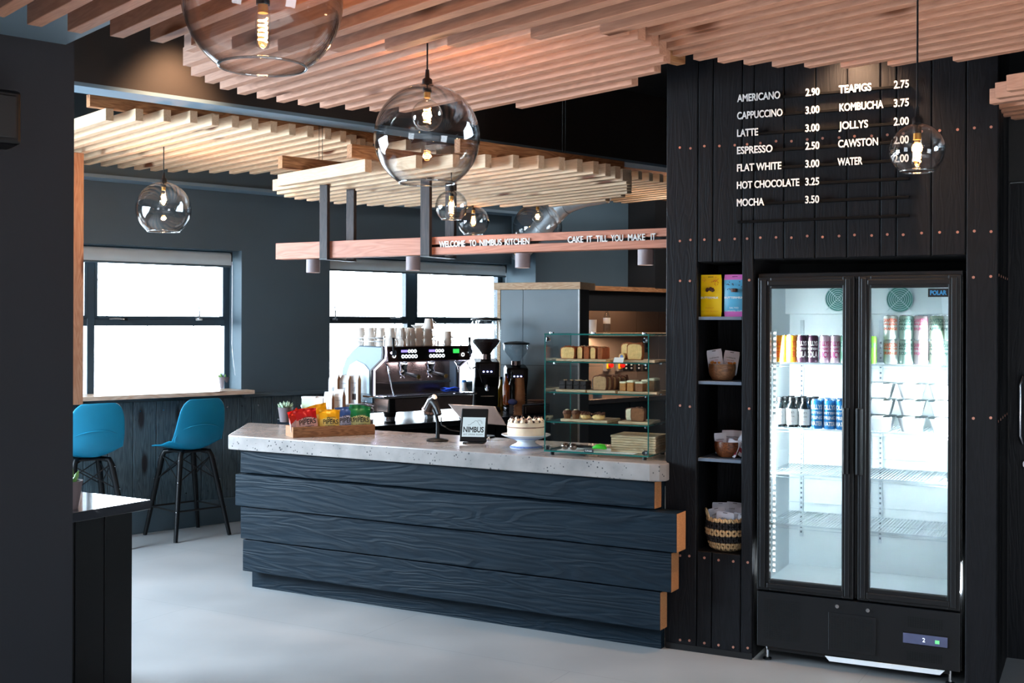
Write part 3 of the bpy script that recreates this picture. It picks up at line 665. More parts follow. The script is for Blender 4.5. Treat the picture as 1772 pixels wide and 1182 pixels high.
# ================================================================== pendants
TORDER = ['uppermost left', ]
def pendant(px, py, dia, Y, kind, ztop, label, open_=.53, power=20, drop=0):
    c = aty(px, py, Y); r_ = dia/2/2000*Y
    t_ = thing('pendant_lamp', label, 'pendant lamp', (c[0], c[1], c[2]), 0, 'clear glass globe pendants')
    ho = .16 if r_ > .12 else .3
    a0 = math.asin(min(ho, .95)); a1 = PI-math.asin(open_)
    prof = [(r_*math.sin(a0+(a1-a0)*i/30), r_*math.cos(a0+(a1-a0)*i/30)) for i in range(31)]
    e = prof[-1]; 
    MB().lathe(prof, 56).lathe([(p[0]*(1-.004/r_), p[1]*(1-.004/r_)) for p in prof], 56).build('globe', M['glass'], t_, smooth=85)
    MB().tube([(e[0]*math.cos(2*PI*i/56), e[0]*math.sin(2*PI*i/56), e[1]) for i in range(56)], .0026+.006*r_, 8, closed=True).build('rim', M['rimg'], t_, smooth=85)
    zt = r_*math.cos(a0)
    fs_ = .021 if r_ > .12 else .017
    MB().lathe([(0, zt+.062), (fs_*.35, zt+.062), (fs_*.45, zt+.03), (fs_*.95, zt+.022), (fs_, zt+.004), (fs_*1.2, zt+.002), (fs_*1.2, zt-.004), (fs_*.85, zt-.006), (fs_*.85, zt-.03), (0, zt-.03)], 20).build('lamp_holder', M['blackm'], t_, smooth=True)
    pts = [(0.0, 0, zt+.06)]; n = 14; H_ = ztop-c[2]-zt-.06
    for i in range(1, n+1): pts.append((0, 0, zt+.06+max(H_, .02)*i/n))
    MB().tube(pts, .0035, 8).build('cord', M['blackp'], t_)
    zb = zt-.03-drop
    if drop: MB().cyl((0, 0, zt-.02), (0, 0, zb+.02), .006, n=10).build('inner_stem', M['blackm'], t_); MB().cyl((0, 0, zb+.03), (0, 0, zb), .018, n=16).build('inner_holder', M['blackm'], t_)
    fil = MB(); core = None
    if kind == 'globe':
        rb_ = .0625 if r_ > .2 else .0475
        prof = [(.013, zb), (.014, zb-.02)]+[(rb_*math.sin(a), zb-.035-rb_-rb_*math.cos(a)*-1) for a in []]
        cz_ = zb-.02-rb_*.96-.012
        a_s = .3
        prof = [(.013, zb), (.014, cz_+rb_*math.cos(a_s)+.004)]+[(rb_*math.sin(a_s+(PI-a_s)*i/16), cz_+rb_*math.cos(a_s+(PI-a_s)*i/16)) for i in range(17)]
        f0, f1, fr_ = cz_+rb_*.45, cz_-rb_*.5, rb_*.2
    elif kind == 'pear':
        prof = [(.013, zb), (.015, zb-.02), (.022, zb-.05), (.031, zb-.08), (.032, zb-.095), (.026, zb-.113), (.012, zb-.122), (0, zb-.124)]
        f0, f1, fr_ = zb-.045, zb-.1, .01
    else:
        prof = [(.013, zb), (.016, zb-.015), (.019, zb-.03), (.019, zb-.1), (.014, zb-.114), (0, zb-.118)]
        f0, f1, fr_ = zb-.035, zb-.098, .011
    MB().cyl((0, 0, zb+.003), (0, 0, zb-.022), .0135, n=16).build('bulb_cap', pm('brass_cap', (200, 160, 90), .3, .9) if 'brass' not in M else M['brass'], t_, smooth=True)
    MB().lathe(prof, 28).build('bulb', M['bulb'], t_, smooth=85)
    pts = []; turns = 5
    for i in range(turns*10+1):
        a = 2*PI*i/10; pts.append((fr_*math.cos(a), fr_*math.sin(a), f0+(f1-f0)*i/(turns*10)))
    fil.tube(pts, fr_*.26, 6).build('filament', M['fil'], t_)
    if kind == 'spiral': pass
    l = bpy.data.lights.new('pendant_glow', 'POINT'); l.energy = power; l.color = (1, .5, .2); l.shadow_soft_size = .02
    o = bpy.data.objects.new('pendant_glow', l); COL.objects.link(o); o.parent = t_; o.location = (0, 0, (f0+f1)/2)
    return t_
M['brass'] = pm('brass_cap', (200, 160, 90), .3, .9)
pendant(455, 0, 275, 3.05, 'tube', CH+.9+.1, 'largest glass globe pendant, cut off by the top of the photo at upper left', .545, 5, .19)
pendant(739, 238, 184, 4.65, 'globe', CH+1.1+.02, 'large clear globe pendant with round spiral bulb in the middle above the counter', .52)
pendant(1587, 260, 92, 4.0, 'tube', CZ, 'small clear globe pendant hanging in front of the white menu prices', .62, 6)
pendant(283, 362, 94, 7.5, 'pear', CH+HD+.02, 'clear globe pendant with pear bulb in front of the left window', .58)
pendant(781, 357, 56, 6.5, 'tube', CH+HE+.02, 'small globe pendant with tubular bulb just below the big middle globe', .6, 3)
pendant(819, 383, 55, 8.5, 'pear', CZ, 'small globe pendant with pear bulb just left of the beam lettering globe', .6, 3)
pendant(930, 394, 86, 9.2, 'globe', CZ, 'globe pendant half hidden behind the beam in front of the steel duct', .53, 4)
# ================================================================== lettered beam
tb = thing('timber_beam', 'long orange timber beam with white lettering hung over the counter', 'beam', (FR['C'][0].x, FR['C'][0].y, 0), ang('C'))
BY = .35; bx0, bzt = onp('C', 477, 421, BY); bzb = onp('C', 477, 449, BY)[1]; bx1 = 2.66
xs_ = ox('C', 743, BY, 425); zt_, zb_ = bzt, bzb; zmid = (zt_+zb_)/2
x2_ = ox('C', 735, BY, 425)
MB().box(bx0, x2_, BY, BY+.09, zb_, zt_).build('beam_length', M['beam'], tb, bevel=.002)
MB().box(x2_, bx1, BY, BY+.09, zmid+.008, zt_).build('beam_length', M['beam'], tb, bevel=.002)
MB().box(x2_, bx1, BY, BY+.09, zb_, zmid-.008).build('beam_length', M['beam'], tb, bevel=.002)
MB().box(x2_, bx1, BY+.03, BY+.06, zmid-.0085, zmid+.0085).build('dark_slot', M['blackm'], tb)
for pxs in ((552.5, 566, 587, 600), (727, 743, 770, 785)):
    a, b = ox('C', pxs[0], BY-.03, 430), ox('C', pxs[1], BY-.03, 430)
    MB().box(a, b, BY-.03, BY-.002, zb_-.005, CH+HE+.01).build('hanger', M['rust'], tb, bevel=.002, seg=1)
    MB().box(a, b, BY+.24, BY+.27, zb_-.005, CH+HE+.01).build('hanger', M['rust'], tb, bevel=.002, seg=1)
    MB().box(a, b, BY-.03, BY+.27, zb_-.012, zb_-.005).build('hanger_plate', M['blackm'], tb)
for s_, pa_, pb_ in (('WELCOME', 760, 804.6), ('TO', 812, 823.7), ('NIMBUS', 830, 868), ('KITCHEN', 873.6, 916), ('CAKE', 982.5, 1009), ('IT', 1015.5, 1025), ('TILL', 1031, 1051), ('YOU', 1057, 1078), ('MAKE', 1086.6, 1116), ('IT', 1126, 1134.5)):
    a, b = ox('C', pa_, BY-.008, 420), ox('C', pb_, BY-.008, 415)
    letters(s_, .034, M['white'], tb, a, BY-.009, zmid-.010, depth=.008, spacing=1.0, bold=.008, width=b-a)
for i, px_s in enumerate((542, 715, 904.5, 1117.5)):
    yb_ = (461, 457, 453, 447)[i]
    x = ox('C', px_s, BY+.045, yb_)
    s_ = thing('downlight', 'small grey cylinder downlight under the beam, %s' % ('leftmost of four', 'second from the left', 'third from the left, above the glass display edge', 'rightmost, next to the dark wall')[i], 'downlight', loc('C', x, BY+.045, zb_-.005), ang('C'), 'cylinder downlights under the beam')
    r_ = .043; h_ = .083
    MB().lathe([(0, 0), (r_, 0), (r_, -h_), (r_-.004, -h_), (r_-.006, -h_+.02), (0, -h_+.02)], 28).build('body', pm('mauve_grey_metal', (136, 122, 124), .5) if i == 0 else M['mauve'], s_, smooth=True)
    if i == 0: M['mauve'] = bpy.data.materials['mauve_grey_metal']
    MB().lathe([(0, -h_+.016), (r_-.007, -h_+.016), (r_-.007, -h_+.02), (0, -h_+.02)], 24).build('lens', emis('lens_glow', (1, .8, .6), 6) if i == 0 else M['lens'], s_)
    if i == 0: M['lens'] = bpy.data.materials['lens_glow']
    q = loc('C', x, BY+.045, zb_-h_-.02)
    spot('downlight_beam', q, (q[0], q[1]-.02, 0), 24, (1, .70, .52), 82, .7, .03)
# ================================================================== speaker on the column
sp0 = aty(28, 165, 4.15); sx_, sy_ = toloc('W', sp0.x, sp0.y)
sk = thing('wall_speaker', 'black wall speaker on the dark column at the left edge', 'speaker', loc('W', sx_, cy_-.002, sp0.z-.19), ang('W'))
MB().prism([(-.26, -.2), (-.012, -.2), (0, -.06), (0, -.03), (-.26, -.03)], 0, .19).build('cabinet', M['blackp'], sk, bevel=.012)
MB().box(-.24, -.03, -.208, -.2, .02, .17).build('grille', M['blackm'], sk, bevel=.004)
MB().box(-.18, -.1, -.035, 0, .05, .13).build('bracket', M['blackm'], sk)
# ================================================================== bar stools
def stool(label, at, rz):
    t_ = thing('bar_stool', label, 'bar stool', at, rz, 'turquoise bar stools')       # faces local +y (to the window)
    prof = [(.235, .665, .16, 0), (.20, .672, .195, .0), (.12, .668, .213, .012), (.03, .655, .218, .022), (-.06, .65, .218, .03), (-.13, .665, .215, .035), (-.18, .715, .212, .03),
            (-.207, .79, .208, .022), (-.222, .87, .2, .016), (-.235, .95, .19, .012), (-.246, 1.01, .168, .01), (-.254, 1.045, .12, .006)]
    n = 12; vs = []; fs = []
    for k, (y, z, w, c) in enumerate(prof):
        for j in range(n+1):
            u = -1+2*j/n; e = u*u
            if k <= 5: vs.append((w*u, y, z+c*e*1.6+ (.02*e if k > 3 else 0)))
            else: vs.append((w*u, y+c*e*1.8, z))
    for k in range(len(prof)-1):
        for j in range(n): fs.append((k*(n+1)+j, k*(n+1)+j+1, (k+1)*(n+1)+j+1, (k+1)*(n+1)+j))
    MB().add(vs, fs).build('shell', M['stool'], t_, smooth=85, solid=.012, sub=2)
    pts = []
    for i in range(25):
        a = PI*i/24; u = math.cos(a); zz = .725+.125*math.sin(a)**.7
        k = (zz-.665)/.2; pts.append((.196*u, -.185-.042*min(1, k)-.007+.05*u*u, zz))
    MB().tube(pts, .0035, 6).build('moulded_ridge', M['stool'], t_, smooth=True)
    MB().box(-.11, .11, -.11, .13, .632, .646).build('mounting_plate', M['blackm'], t_, bevel=.01)
    tops = []; 
    for sx, sy in ((1, 1), (-1, 1), (-1, -1), (1, -1)):
        a = Vector((.125*sx, .01+.125*sy, .635)); b = Vector((.225*sx, .225*sy, 0)); tops.append((a, b))
        MB().tube([(a.x*.6, a.y*.6, .64), (a.x*.95, a.y*.95, .632), tuple(a.lerp(b, .06)), tuple(a.lerp(b, .5)), tuple(b)], [.016, .021, .0225, .020, .015], 12).build('leg', M['blackp'], t_, smooth=True)
    for i in range(4):
        a, b = tops[i]; c, d = tops[(i+1) % 4]
        MB().tube([tuple(a.lerp(b, .66)), tuple(c.lerp(d, .66))], .007, 8).build('footrest_bar', M['blackm'], t_)
        MB().tube([tuple(a.lerp(b, .05)), tuple(c.lerp(d, .33))], .0045, 6).build('cross_wire', M['blackm'], t_)
        MB().tube([tuple(c.lerp(d, .05)), tuple(a.lerp(b, .33))], .0045, 6).build('cross_wire', M['blackm'], t_)
        for q in (.08, .33, .66):
            p_ = a.lerp(b, q); o_ = Vector((p_.x, p_.y, 0)).normalized()*.0225
            MB().blob((p_.x+o_.x, p_.y+o_.y, p_.z), (.0055, .0055, .0055)).build('bolt_cap', M['steel'], t_)
    return t_
d_ = Vector((math.cos(ang('W')), math.sin(ang('W'))))
stool('turquoise bar stool nearer the counter, its four black legs in full view', (-2.45, 8.74, 0), ang('W')+R(4))
stool('turquoise bar stool beside the left column, legs partly behind the plinth', (-2.45-.745*.76, 8.74-.667*.76-.02, 0), ang('W')-R(3))
# ================================================================== succulents
M['pot'] = pm('grey_clay_pot', (112, 100, 102), .6, var=.05)
M['leaf'] = pm('succulent_leaf', (120, 168, 88), .45, var=.2, vs=30)
M['leafp'] = pm('pale_succulent_leaf', (150, 176, 150), .5, var=.15, vs=30)
M['soil'] = pm('dark_soil', (50, 38, 30), .9, var=.4, vs=90)
def succulent(name, label, at, s, mat, n=14, g='small potted succulents'):
    t_ = thing(name, label, 'plant', at, 0, g)
    MB().lathe([(0, 0), (.036*s, 0), (.05*s, .09*s), (.053*s, .1*s), (.047*s, .1*s), (.045*s, .085*s), (0, .085*s)], 24).build('pot', M['pot'], t_, smooth=True)
    MB().lathe([(0, .09*s), (.0445*s, .0875*s)], 20).build('soil', M['soil'], t_)
    for i in range(n):
        a = i*2.4; q = math.sqrt((i+.5)/n); tilt = q*.95
        b = Vector((.016*s*q*math.cos(a)*1.5, .016*s*q*math.sin(a)*1.5, .088*s)); L_ = (.052-.006*q)*s
        d = Vector((math.sin(tilt)*math.cos(a), math.sin(tilt)*math.sin(a), math.cos(tilt)))
        MB().tube([tuple(b), tuple(b+d*L_*.3), tuple(b+d*L_*.65), tuple(b+d*L_+Vector((0, 0, .006*s)))], [.005*s, .0095*s, .009*s, .001*s], 7).build('leaf', mat, t_, smooth=85)
    return t_
p_ = fl(388, 672, 1.062); succulent('potted_succulent', 'small green succulent in a grey pot on the window sill', (p_.x, p_.y, 1.062), .95, M['leaf'])
p_ = fl(494, 730, .93); succulent('potted_succulent', 'pale succulent in a grey pot at the left end of the concrete worktop', (p_.x, p_.y, .93), 1.0, M['leafp'], 16)
p_ = fl(117, 880, .84); succulent('potted_succulent', 'grey pot half hidden by the column on the black plinth top', (p_.x, p_.y, .84), 1.15, M['leaf'], 8)
# ================================================================== crisp box with packets
bx = fl(507, 758, .93); bcx, bcy = toloc('C', bx.x, bx.y)
TW = 'C'; cr2 = fl(649, 752, .93); L_ = (cr2-bx).length; ba = math.atan2(cr2.y-bx.y, cr2.x-bx.x)
M['oldwood'] = wood('weathered_box_wood', (168, 122, 84), (112, 76, 48), .7, 1.6, 'X', bump=.25, var=.1)
ob = thing('wooden_snack_box', 'shallow weathered wooden box holding crisp packets on the worktop', 'box', (bx.x, bx.y, .93), ba)
MB().box(0, L_, 0, .012, 0, .062).build('side_panel', M['oldwood'], ob, bevel=.0015)
MB().box(0, L_, .15, .162, 0, .062).build('side_panel', M['oldwood'], ob, bevel=.0015)
MB().box(0, .012, .0125, .1495, 0, .062).build('end_panel', M['oldwood'], ob, bevel=.0015)
MB().box(L_-.012, L_, .0125, .1495, 0, .062).build('end_panel', M['oldwood'], ob, bevel=.0015)
MB().box(.012, L_-.012, .0125, .1495, 0, .008).build('base_panel', M['oldwood'], ob)
def boxpt(x, y, z=0): return (bx.x+x*math.cos(ba)-y*math.sin(ba), bx.y+x*math.sin(ba)+y*math.cos(ba), .93+z)
ink = pm('black_print', (22, 22, 24), .6); M['ink'] = ink
def packet(label, x, y, w, h, top, low, lean, yaw, word=True, sub='', z=.012, roll=0):
    mt = pm('packet_'+label[:8].replace(' ', '_')+'a', top, .3, .15, var=.05); ml = pm('packet_b', low, .35, .05, var=.05)
    t_ = thing('crisp_packet', label, 'crisp packet', boxpt(x, y, z), (lean, roll, ba+yaw), 'crisp packets in the wooden box')
    nx, nz = 26, 34; vs = []; fs = []; ms = []
    for side in (-1, 1):
        for j in range(nz+1):
            v = j/nz
            for i in range(nx+1):
                u = -1+2*i/nx
                pin = (1-abs(u)**2.6)*math.sin(PI*min(1, max(0, (v-.02)/.9)))**.6 if v < .92 else 0
                wv = 1-.05*math.sin(PI*v)+(.02 if v > .93 else 0)
                y_ = side*(.021*pin+.0008)+.003*math.sin(u*7+v*9)*(.4+.6*v)+(.004*math.sin(u*9) if v > .9 else 0)
                vs.append((u*w/2*wv, y_, v*h-.004*abs(u)*(v > .9)))
    N = (nx+1)*(nz+1)
    for s_ in (0, 1):
        for j in range(nz):
            for i in range(nx):
                a = s_*N+j*(nx+1)+i; q = [a, a+1, a+nx+2, a+nx+1]
                fs.append(q if s_ == 0 else q[::-1])
                uu = abs(-1+2*(i+.5)/nx); ms.append(0 if (j+.5)/nz > .66+.12*(1-uu**1.3)-.1 else 1)
    m = MB(); m.add(vs, fs); m.m = ms
    m.build('pouch', [mt, ml], t_, smooth=85)
    if word:
        f = -.026
        lettering('PIPERS', .026*w/.13, ink, t_, 0, f, h*.40, width=w*.72, align='c', bold=.01)
        if sub: lettering(sub, .010*w/.13, ink, t_, 0, f, h*.14, width=w*.55, align='c')
        lettering('CRISPS', .006, ink, t_, 0, f, h*.30, width=w*.5, align='c')
        m = MB(); m.tube([(-.02, f, h*.58), (-.022, f, h*.66), (-.01, f, h*.665), (-.008, f, h*.60), (.004, f, h*.585), (.012, f, h*.60)], .0022, 5); m.tube([(-.01, f, h*.66), (.012, f, h*.672), (.03, f, h*.665)], .0013, 5)
        m.build('line_drawing', ink, t_)
    return t_
RED, YEL, BLU, GRN = (196, 24, 30), (238, 176, 20), (48, 84, 150), (20, 110, 60)
packet('red packet with a pale pink front leaning at the left of the box', .105, .045, .145, .155, RED, (222, 180, 176), -.12, .06, sub='SWEET CHILLI', roll=-.12)
packet('bright yellow packet standing second from the left in the box', .235, .04, .13, .148, YEL, (232, 206, 110), -.1, -.02, sub='CHEDDAR', roll=.03)
packet('blue packet with a grey front third from the left in the box', .345, .055, .135, .158, BLU, (168, 176, 206), -.08, .04, sub='SEA SALT', roll=0)
packet('green packet with a pale olive front at the right end of the box', .428, .04, .136, .158, GRN, (190, 194, 132), -.1, -.04, sub='CIDER VINEGAR', roll=.02)
packet('red packet with crumpled side edge, behind the front red one', .045, .085, .13, .15, (220, 52, 40), (226, 190, 190), -.05, .9, word=False, roll=-.25)
packet('red packet upright at the far left behind the others', .085, .115, .14, .15, (206, 40, 30), (220, 180, 176), -.03, .2, word=False, roll=-.16)
packet('tilted yellow packet behind the red one', .2, .095, .14, .178, YEL, (232, 206, 110), -.04, .15, word=False, roll=-.2)
packet('green packet crumpled behind the front green one', .425, .095, .12, .165, (24, 120, 62), (190, 194, 132), -.04, -.15, word=False, roll=.12)
# ================================================================== coffee bags left of the machine
def wtop(px, y): return ox('W', px, y, 700)
M['bag'] = pm('white_coffee_bag', (238, 238, 238), .55, var=.03)
def cbag(label, px, y, w, d, h, yaw, z=.9, win=False, flat=False):
    x = wtop(px, y); t_ = thing('coffee_bag', label, 'coffee bag', loc('W', x, y, z), ang('W')+yaw, 'white and brown paper coffee bags')
    hs = h*.80
    MB().add([(-w/2, 0, 0), (w/2, 0, 0), (w/2, 0, hs), (-w/2, 0, hs)] + ([(-w/2, d*.45, h), (w/2, d*.45, h)] if not flat else [(-w/2, d*.8, hs+.012), (w/2, d*.8, hs+.012)]), [(0, 1, 2, 3), (3, 2, 5, 4)]).build('front_label', M['bag'], t_, solid=.0015)
    m = MB(); tp = [(0, .0015), (d, .0015), (d, hs), (d*.5, h)] if not flat else [(0, .0015), (d, .0015), (d, hs+.003), (d*.8, hs+.01)]
    m.prism([(0.0012, 0), (d, 0), (d, hs)]+([(d*.5, h-.002)] if not flat else [(d*.8, hs+.01)])+[(0.0012, hs)], -w/2+.001, w/2-.001, 'x')
    m.build('gusset', M['kraft'], t_, bevel=.002)
    lettering('COFFEE', w*.1, pm('grey_print', (120, 130, 150), .6) if 'gp' not in M else M['gp'], t_, 0, -.001, hs*.86, width=w*.6, align='c')
    if 'gp' not in M: M['gp'] = bpy.data.materials['grey_print']
    MB().tube([(-w*.14, -.0015, hs*.55), (-w*.02, -.0015, hs*.68), (w*.04, -.0015, hs*.52), (w*.14, -.0015, hs*.72)], .0015, 5).build('emblem', M['gp'], t_)
    if win:
        MB().box(-w*.18, w*.28, -.0015, 0, hs*.16, hs*.42).build('bean_window', M['beanl'], t_)
    return t_
bw['label']
cbag('tall white coffee bag with a bean window, right of the group', 612, -1.53, .066, .055, .21, R(-60), z=1.03, win=True)
cbag('tall white coffee bag with pointed top in the middle', 595, -1.5, .068, .068, .205, R(-58), z=1.03)
cbag('tall white coffee bag with pointed top furthest left at the back', 576, -1.46, .068, .068, .215, R(-58), z=1.03)
cbag('short white coffee bag with folded top in front of the tall ones', 585, -1.74, .066, .055, .25, R(-60), flat=False)
cbag('short white coffee bag squeezed between two short ones', 567, -1.72, .06, .05, .235, R(-54))
cbag('short square white coffee bag at the far left end', 551, -1.66, .066, .055, .235, R(-62), flat=True)
rs = thing('white_riser', 'low white riser shelf under the tall coffee bags', 'riser', loc('W', wtop(596, -1.5)-.30, -1.60, .9), ang('W')); MB().box(0, .42, 0, .2, .115, .13).build('shelf_top', M['paperw'], rs, bevel=.002); MB().box(.004, .016, .004, .196, 0, .115).build('side', M['paperw'], rs); MB().box(.404, .416, .004, .196, 0, .115).build('side', M['paperw'], rs)
p_ = wtop(534, -1.6)
tb_ = thing('tea_box', 'small pale green carton left of the coffee bags', 'carton', loc('W', p_, -1.6, 1.0), ang('W')-R(50)); MB().box(-.05, .05, 0, .05, -.1, .085).build('body', pm('pale_green_card', (206, 224, 190), .6), tb_, bevel=.002); MB().box(-.052, .052, -.002, .052, .0855, .1).build('lid', M['paperw'], tb_, bevel=.002)
x = wtop(630, -1.84)
gj = thing('glass_jar', 'round glass jar with a knobbed lid behind the green crisp packet', 'jar', loc('W', x, -1.84, .9))
MB().lathe([(0, .002), (.062, .002), (.068, .02), (.068, .11), (.055, .128)], 28).build('body', M['hopper'], gj, smooth=85)
MB().lathe([(.062, .13), (.068, .134), (.062, .142), (.02, .15), (.008, .156), (.02, .166), (.014, .176), (0, .178)], 28).build('lid', M['hopper'], gj, smooth=85)
MB().lathe([(0, .006), (.062, .006), (.064, .04), (0, .045)], 20).build('sweets', pm('wrapped_sweets', (190, 160, 150), .5, var=.5, vs=60), gj)
# ================================================================== espresso machine
em = thing('espresso_machine', 'two-group espresso machine with brown steel front and glowing white side strips', 'coffee machine', loc('W', .55, -1.80, .9), ang('W'))
wM = .86
def side(x0, x1, nm='side_panel'):
    prof = [(.03, .54), (.33, .545), (.40, .52), (.50, .45), (.555, .37), (.57, .28), (.57, .13), (.17, .13), (.17, .375), (.03, .455)]
    MB().prism(prof, x0, x1, 'x').build(nm, M['silver'], em, bevel=.008)
side(.035, .06); side(wM-.06, wM-.035)
for xa in (.031, wM-.035):
    MB().prism([(.2, .2), (.2, .37), (.26, .41), (.36, .435), (.45, .40), (.49, .33), (.5, .2)], xa, xa+.004, 'x').build('mirror_panel', pm('pale_side_inlay', (168, 188, 198), .45, .1), em)
    MB().cyl((xa-.004, .5, .31), (xa+.008, .5, .31), .018, n=16).build('badge', M['blackp'], em)
for xa in (.02, wM-.045):                      # glowing front edges
    pts = [(.018, .545), (.012, .50), (.02, .455), (.155, .37), (.155, .19)]
    m = MB()
    for (y0, z0), (y1, z1) in zip(pts, pts[1:]):
        m.add([(xa, y0, z0), (xa+.03, y0, z0), (xa+.03, y1, z1), (xa, y1, z1), (xa, y0+.02, z0), (xa+.03, y0+.02, z0), (xa+.03, y1+.02, z1), (xa, y1+.02, z1)], [(0, 1, 2, 3), (4, 7, 6, 5), (0, 3, 7, 4), (1, 5, 6, 2)])
    m.build('edge_trim', M['blackp'], em)
    MB().tube([(xa+.022, y-.004, z) for y, z in pts], .006, 8).build('light_strip', M['strip'] if 'strip' in M else emis('machine_strip', (.72, .72, 1), 9), em)
    M['strip'] = bpy.data.materials['machine_strip']
MB().box(.06, wM-.06, .25, .56, .13, .452).build('back_body', M['steelw'], em)
MB().box(.062, wM-.062, .235, .249, .19, .42).build('splash_plate', M['steelw'], em)
MB().prism([(.0, .435), (.012, .54), (.09, .545), (.09, .425), (.05, .425)], .052, wM-.052, 'x').build('control_head', pm('brown_black_enamel', (60, 42, 38), .25, .3), em, bevel=.004)
MB().prism([(-.002, .448), (.0075, .53), (.012, .53), (.003, .448)], .14, wM-.17, 'x').build('control_panel', M['blackp'], em)
ringm = emis('button_ring', (.85, .93, 1), 4); vio = emis('violet_display', (.35, .28, 1), 1.6); grn = emis('green_display', (.05, .75, .12), 1.2)
def ring(x, z, r_=.0105):
    y = -.002+(z-.448)/(.082)*.0095-.003
    MB().tube([(x+r_*math.cos(2*PI*i/14), y, z+r_*math.sin(2*PI*i/14)) for i in range(14)], .0026, 5, closed=True).build('button', ringm, em)
for g in (.17, .42):
    for i in range(5): ring(g+.012+i*.029, .47)
    for i in range(3): ring(g+.07+i*.027, .507, .0095)
    MB().box(g, g+.052, .0005, .004, .499, .516).build('display', vio, em)
MB().box(.645, .70, -.0005, .004, .487, .518).build('display', grn, em)
ring(.105, .475, .012); ring(wM-.125, .475, .012)
for x in (.085, wM-.075):
    MB().cyl((x, .0, .497), (x, -.03, .497), .021, n=18).build('steam_knob', M['chrome'], em, smooth=True)
    MB().tube([(x, -.022, .5), (x-.006, -.026, .56), (x-.008, -.026, .605)], [.009, .008, .011], 10).build('steam_lever', M['blackp'], em, smooth=True)
for g in (.27, .52):
    MB().lathe([(0, .425), (.036, .425), (.038, .40), (.03, .385), (.03, .36), (0, .36)], 24, (g, .12, 0)).build('group_head', M['chrome'], em, smooth=True)
    pf = thing('portafilter', None, None, (g, .12, .345), 0); pf.parent = em
    MB().lathe([(0, .02), (.036, .02), (.036, .0), (.03, -.014), (0, -.016)], 24).build('basket_ring', M['chrome'], pf, smooth=True)
    MB().tube([(0, -.036, 0), (.004, -.07, -.006), (.008, -.12, -.014), (.012, -.175, -.022)], [.008, .012, .014, .016], 12).build('handle', M['blackp'], pf, smooth=True)
    MB().cyl((.012, -.174, -.022), (.0122, -.178, -.0225), .016, n=14).build('handle_cap', M['brass'], pf)
    for s_ in (-1, 1): MB().tube([(0, 0, -.014), (.012*s_, 0, -.026), (.018*s_, 0, -.036)], .0045, 8).build('spout', M['chrome'], pf, smooth=True)
MB().tube([(.1, .1, .42), (.095, .06, .40), (.1, .05, .34), (.112, .04, .26), (.125, .03, .19)], .006, 10).build('steam_wand', M['chrome'], em, smooth=True)
MB().tube([(wM-.12, .1, .42), (wM-.125, .06, .39), (wM-.12, .05, .33)], .007, 10).build('water_spout', M['chrome'], em, smooth=True)
MB().tube([(wM-.03, .08, .43), (wM-.0, .06, .36), (wM+.04, .05, .375), (wM+.07, .045, .36), (wM+.1, .04, .26)], .005, 10).build('steam_wand', M['blackm'], em, smooth=True)
m = MB(); m.box(.15, .70, .10, .235, .272, .277); m.box(.15, .70, .10, .104, .268, .285)
m.build('cup_shelf', M['chrome'], em)
MB().box(.0, wM, -.02, .24, .175, .19).build('drip_tray', M['chrome'], em, bevel=.006)
m = MB()
for i in range(24): m.box(.04+.033*i, .052+.033*i, .0, .225, .1905, .193)
m.build('tray_grid', M['steel'], em)
MB().prism([(.0, .075), (-.012, .172), (.5, .172), (.5, .075)], .05, wM-.03, 'x').build('lower_body', M['steelw'], em, bevel=.004)
MB().box(.052, .112, -.014, .05, .06, .174).build('corner_block', M['blackp'], em, bevel=.01)
for x, y in ((.085, .02), (wM-.09, .02), (.085, .45), (wM-.09, .45)):
    ft = MB().lathe([(0, .075), (.046, .075), (.040, .045), (0, .045)], 20, (x, y, 0)).build('foot', M['blackp'], em, smooth=True)
    MB().lathe([(0, .045), (.038, .045), (.036, .012), (0, .012)], 20, (x, y, 0)).build('foot_band', M['steel'], ft, smooth=True)
    MB().lathe([(0, .012), (.041, .012), (.041, 0), (0, 0)], 20, (x, y, 0)).build('foot_base', M['blackp'], ft)
MB().tube([(.06, .06, .60), (.06, .5, .60), (wM-.06, .5, .60), (wM-.06, .1, .60)], .0035, 8).build('cup_rail', M['chrome'], em)
MB().tube([(.06, .06, .575), (.06, .5, .575), (wM-.06, .5, .575), (wM-.06, .1, .575)], .0025, 8).build('cup_rail', M['chrome'], em)
for x, y in ((.06, .06), (.06, .3), (.06, .5), (.35, .5), (wM-.06, .5), (wM-.06, .1)): MB().cyl((x, y, .47), (x, y, .615), .004, n=8).build('rail_post', M['chrome'], em)
MB().box(.062, wM-.062, .092, .54, .455, .463).build('cup_tray', M['steel'], em)
q = loc('W', .55+.43, -1.80+.09, .9+.418); q2 = loc('W', .55+.43, -1.80+.22, .9+.2); area('machine_lamp', q, q2, .6, .04, 2.4, (.85, .86, 1))
# blue cloth
x = .80; m = MB(); n = 10; vs = []; fs = []
for lay in range(3):
    b0 = len(vs)
    for j in range(n+1):
        for i in range(n+1):
            u, v = i/n, j/n; vs.append((-.075+.15*u+.004*math.sin(v*9+lay), -.04+.08*v+.004*math.sin(u*8), .008+lay*.010+.005*math.sin(u*7+lay*2)*math.cos(v*5)+.006*random.random()))
    for j in range(n):
        for i in range(n): a = b0+j*(n+1)+i; fs.append((a, a+1, a+n+2, a+n+1))
cl = MB().add(vs, fs).build('bar_cloth', pm('royal_blue_cloth', (18, 74, 190), .85, var=.15, vs=40), None, loc('W', .55+wM-.16, -1.70, .9+.192), ang('W')+.2, smooth=85, solid=.005, sub=1)
tag(cl, 'crumpled royal blue bar cloth on the drip tray of the machine', 'cloth')
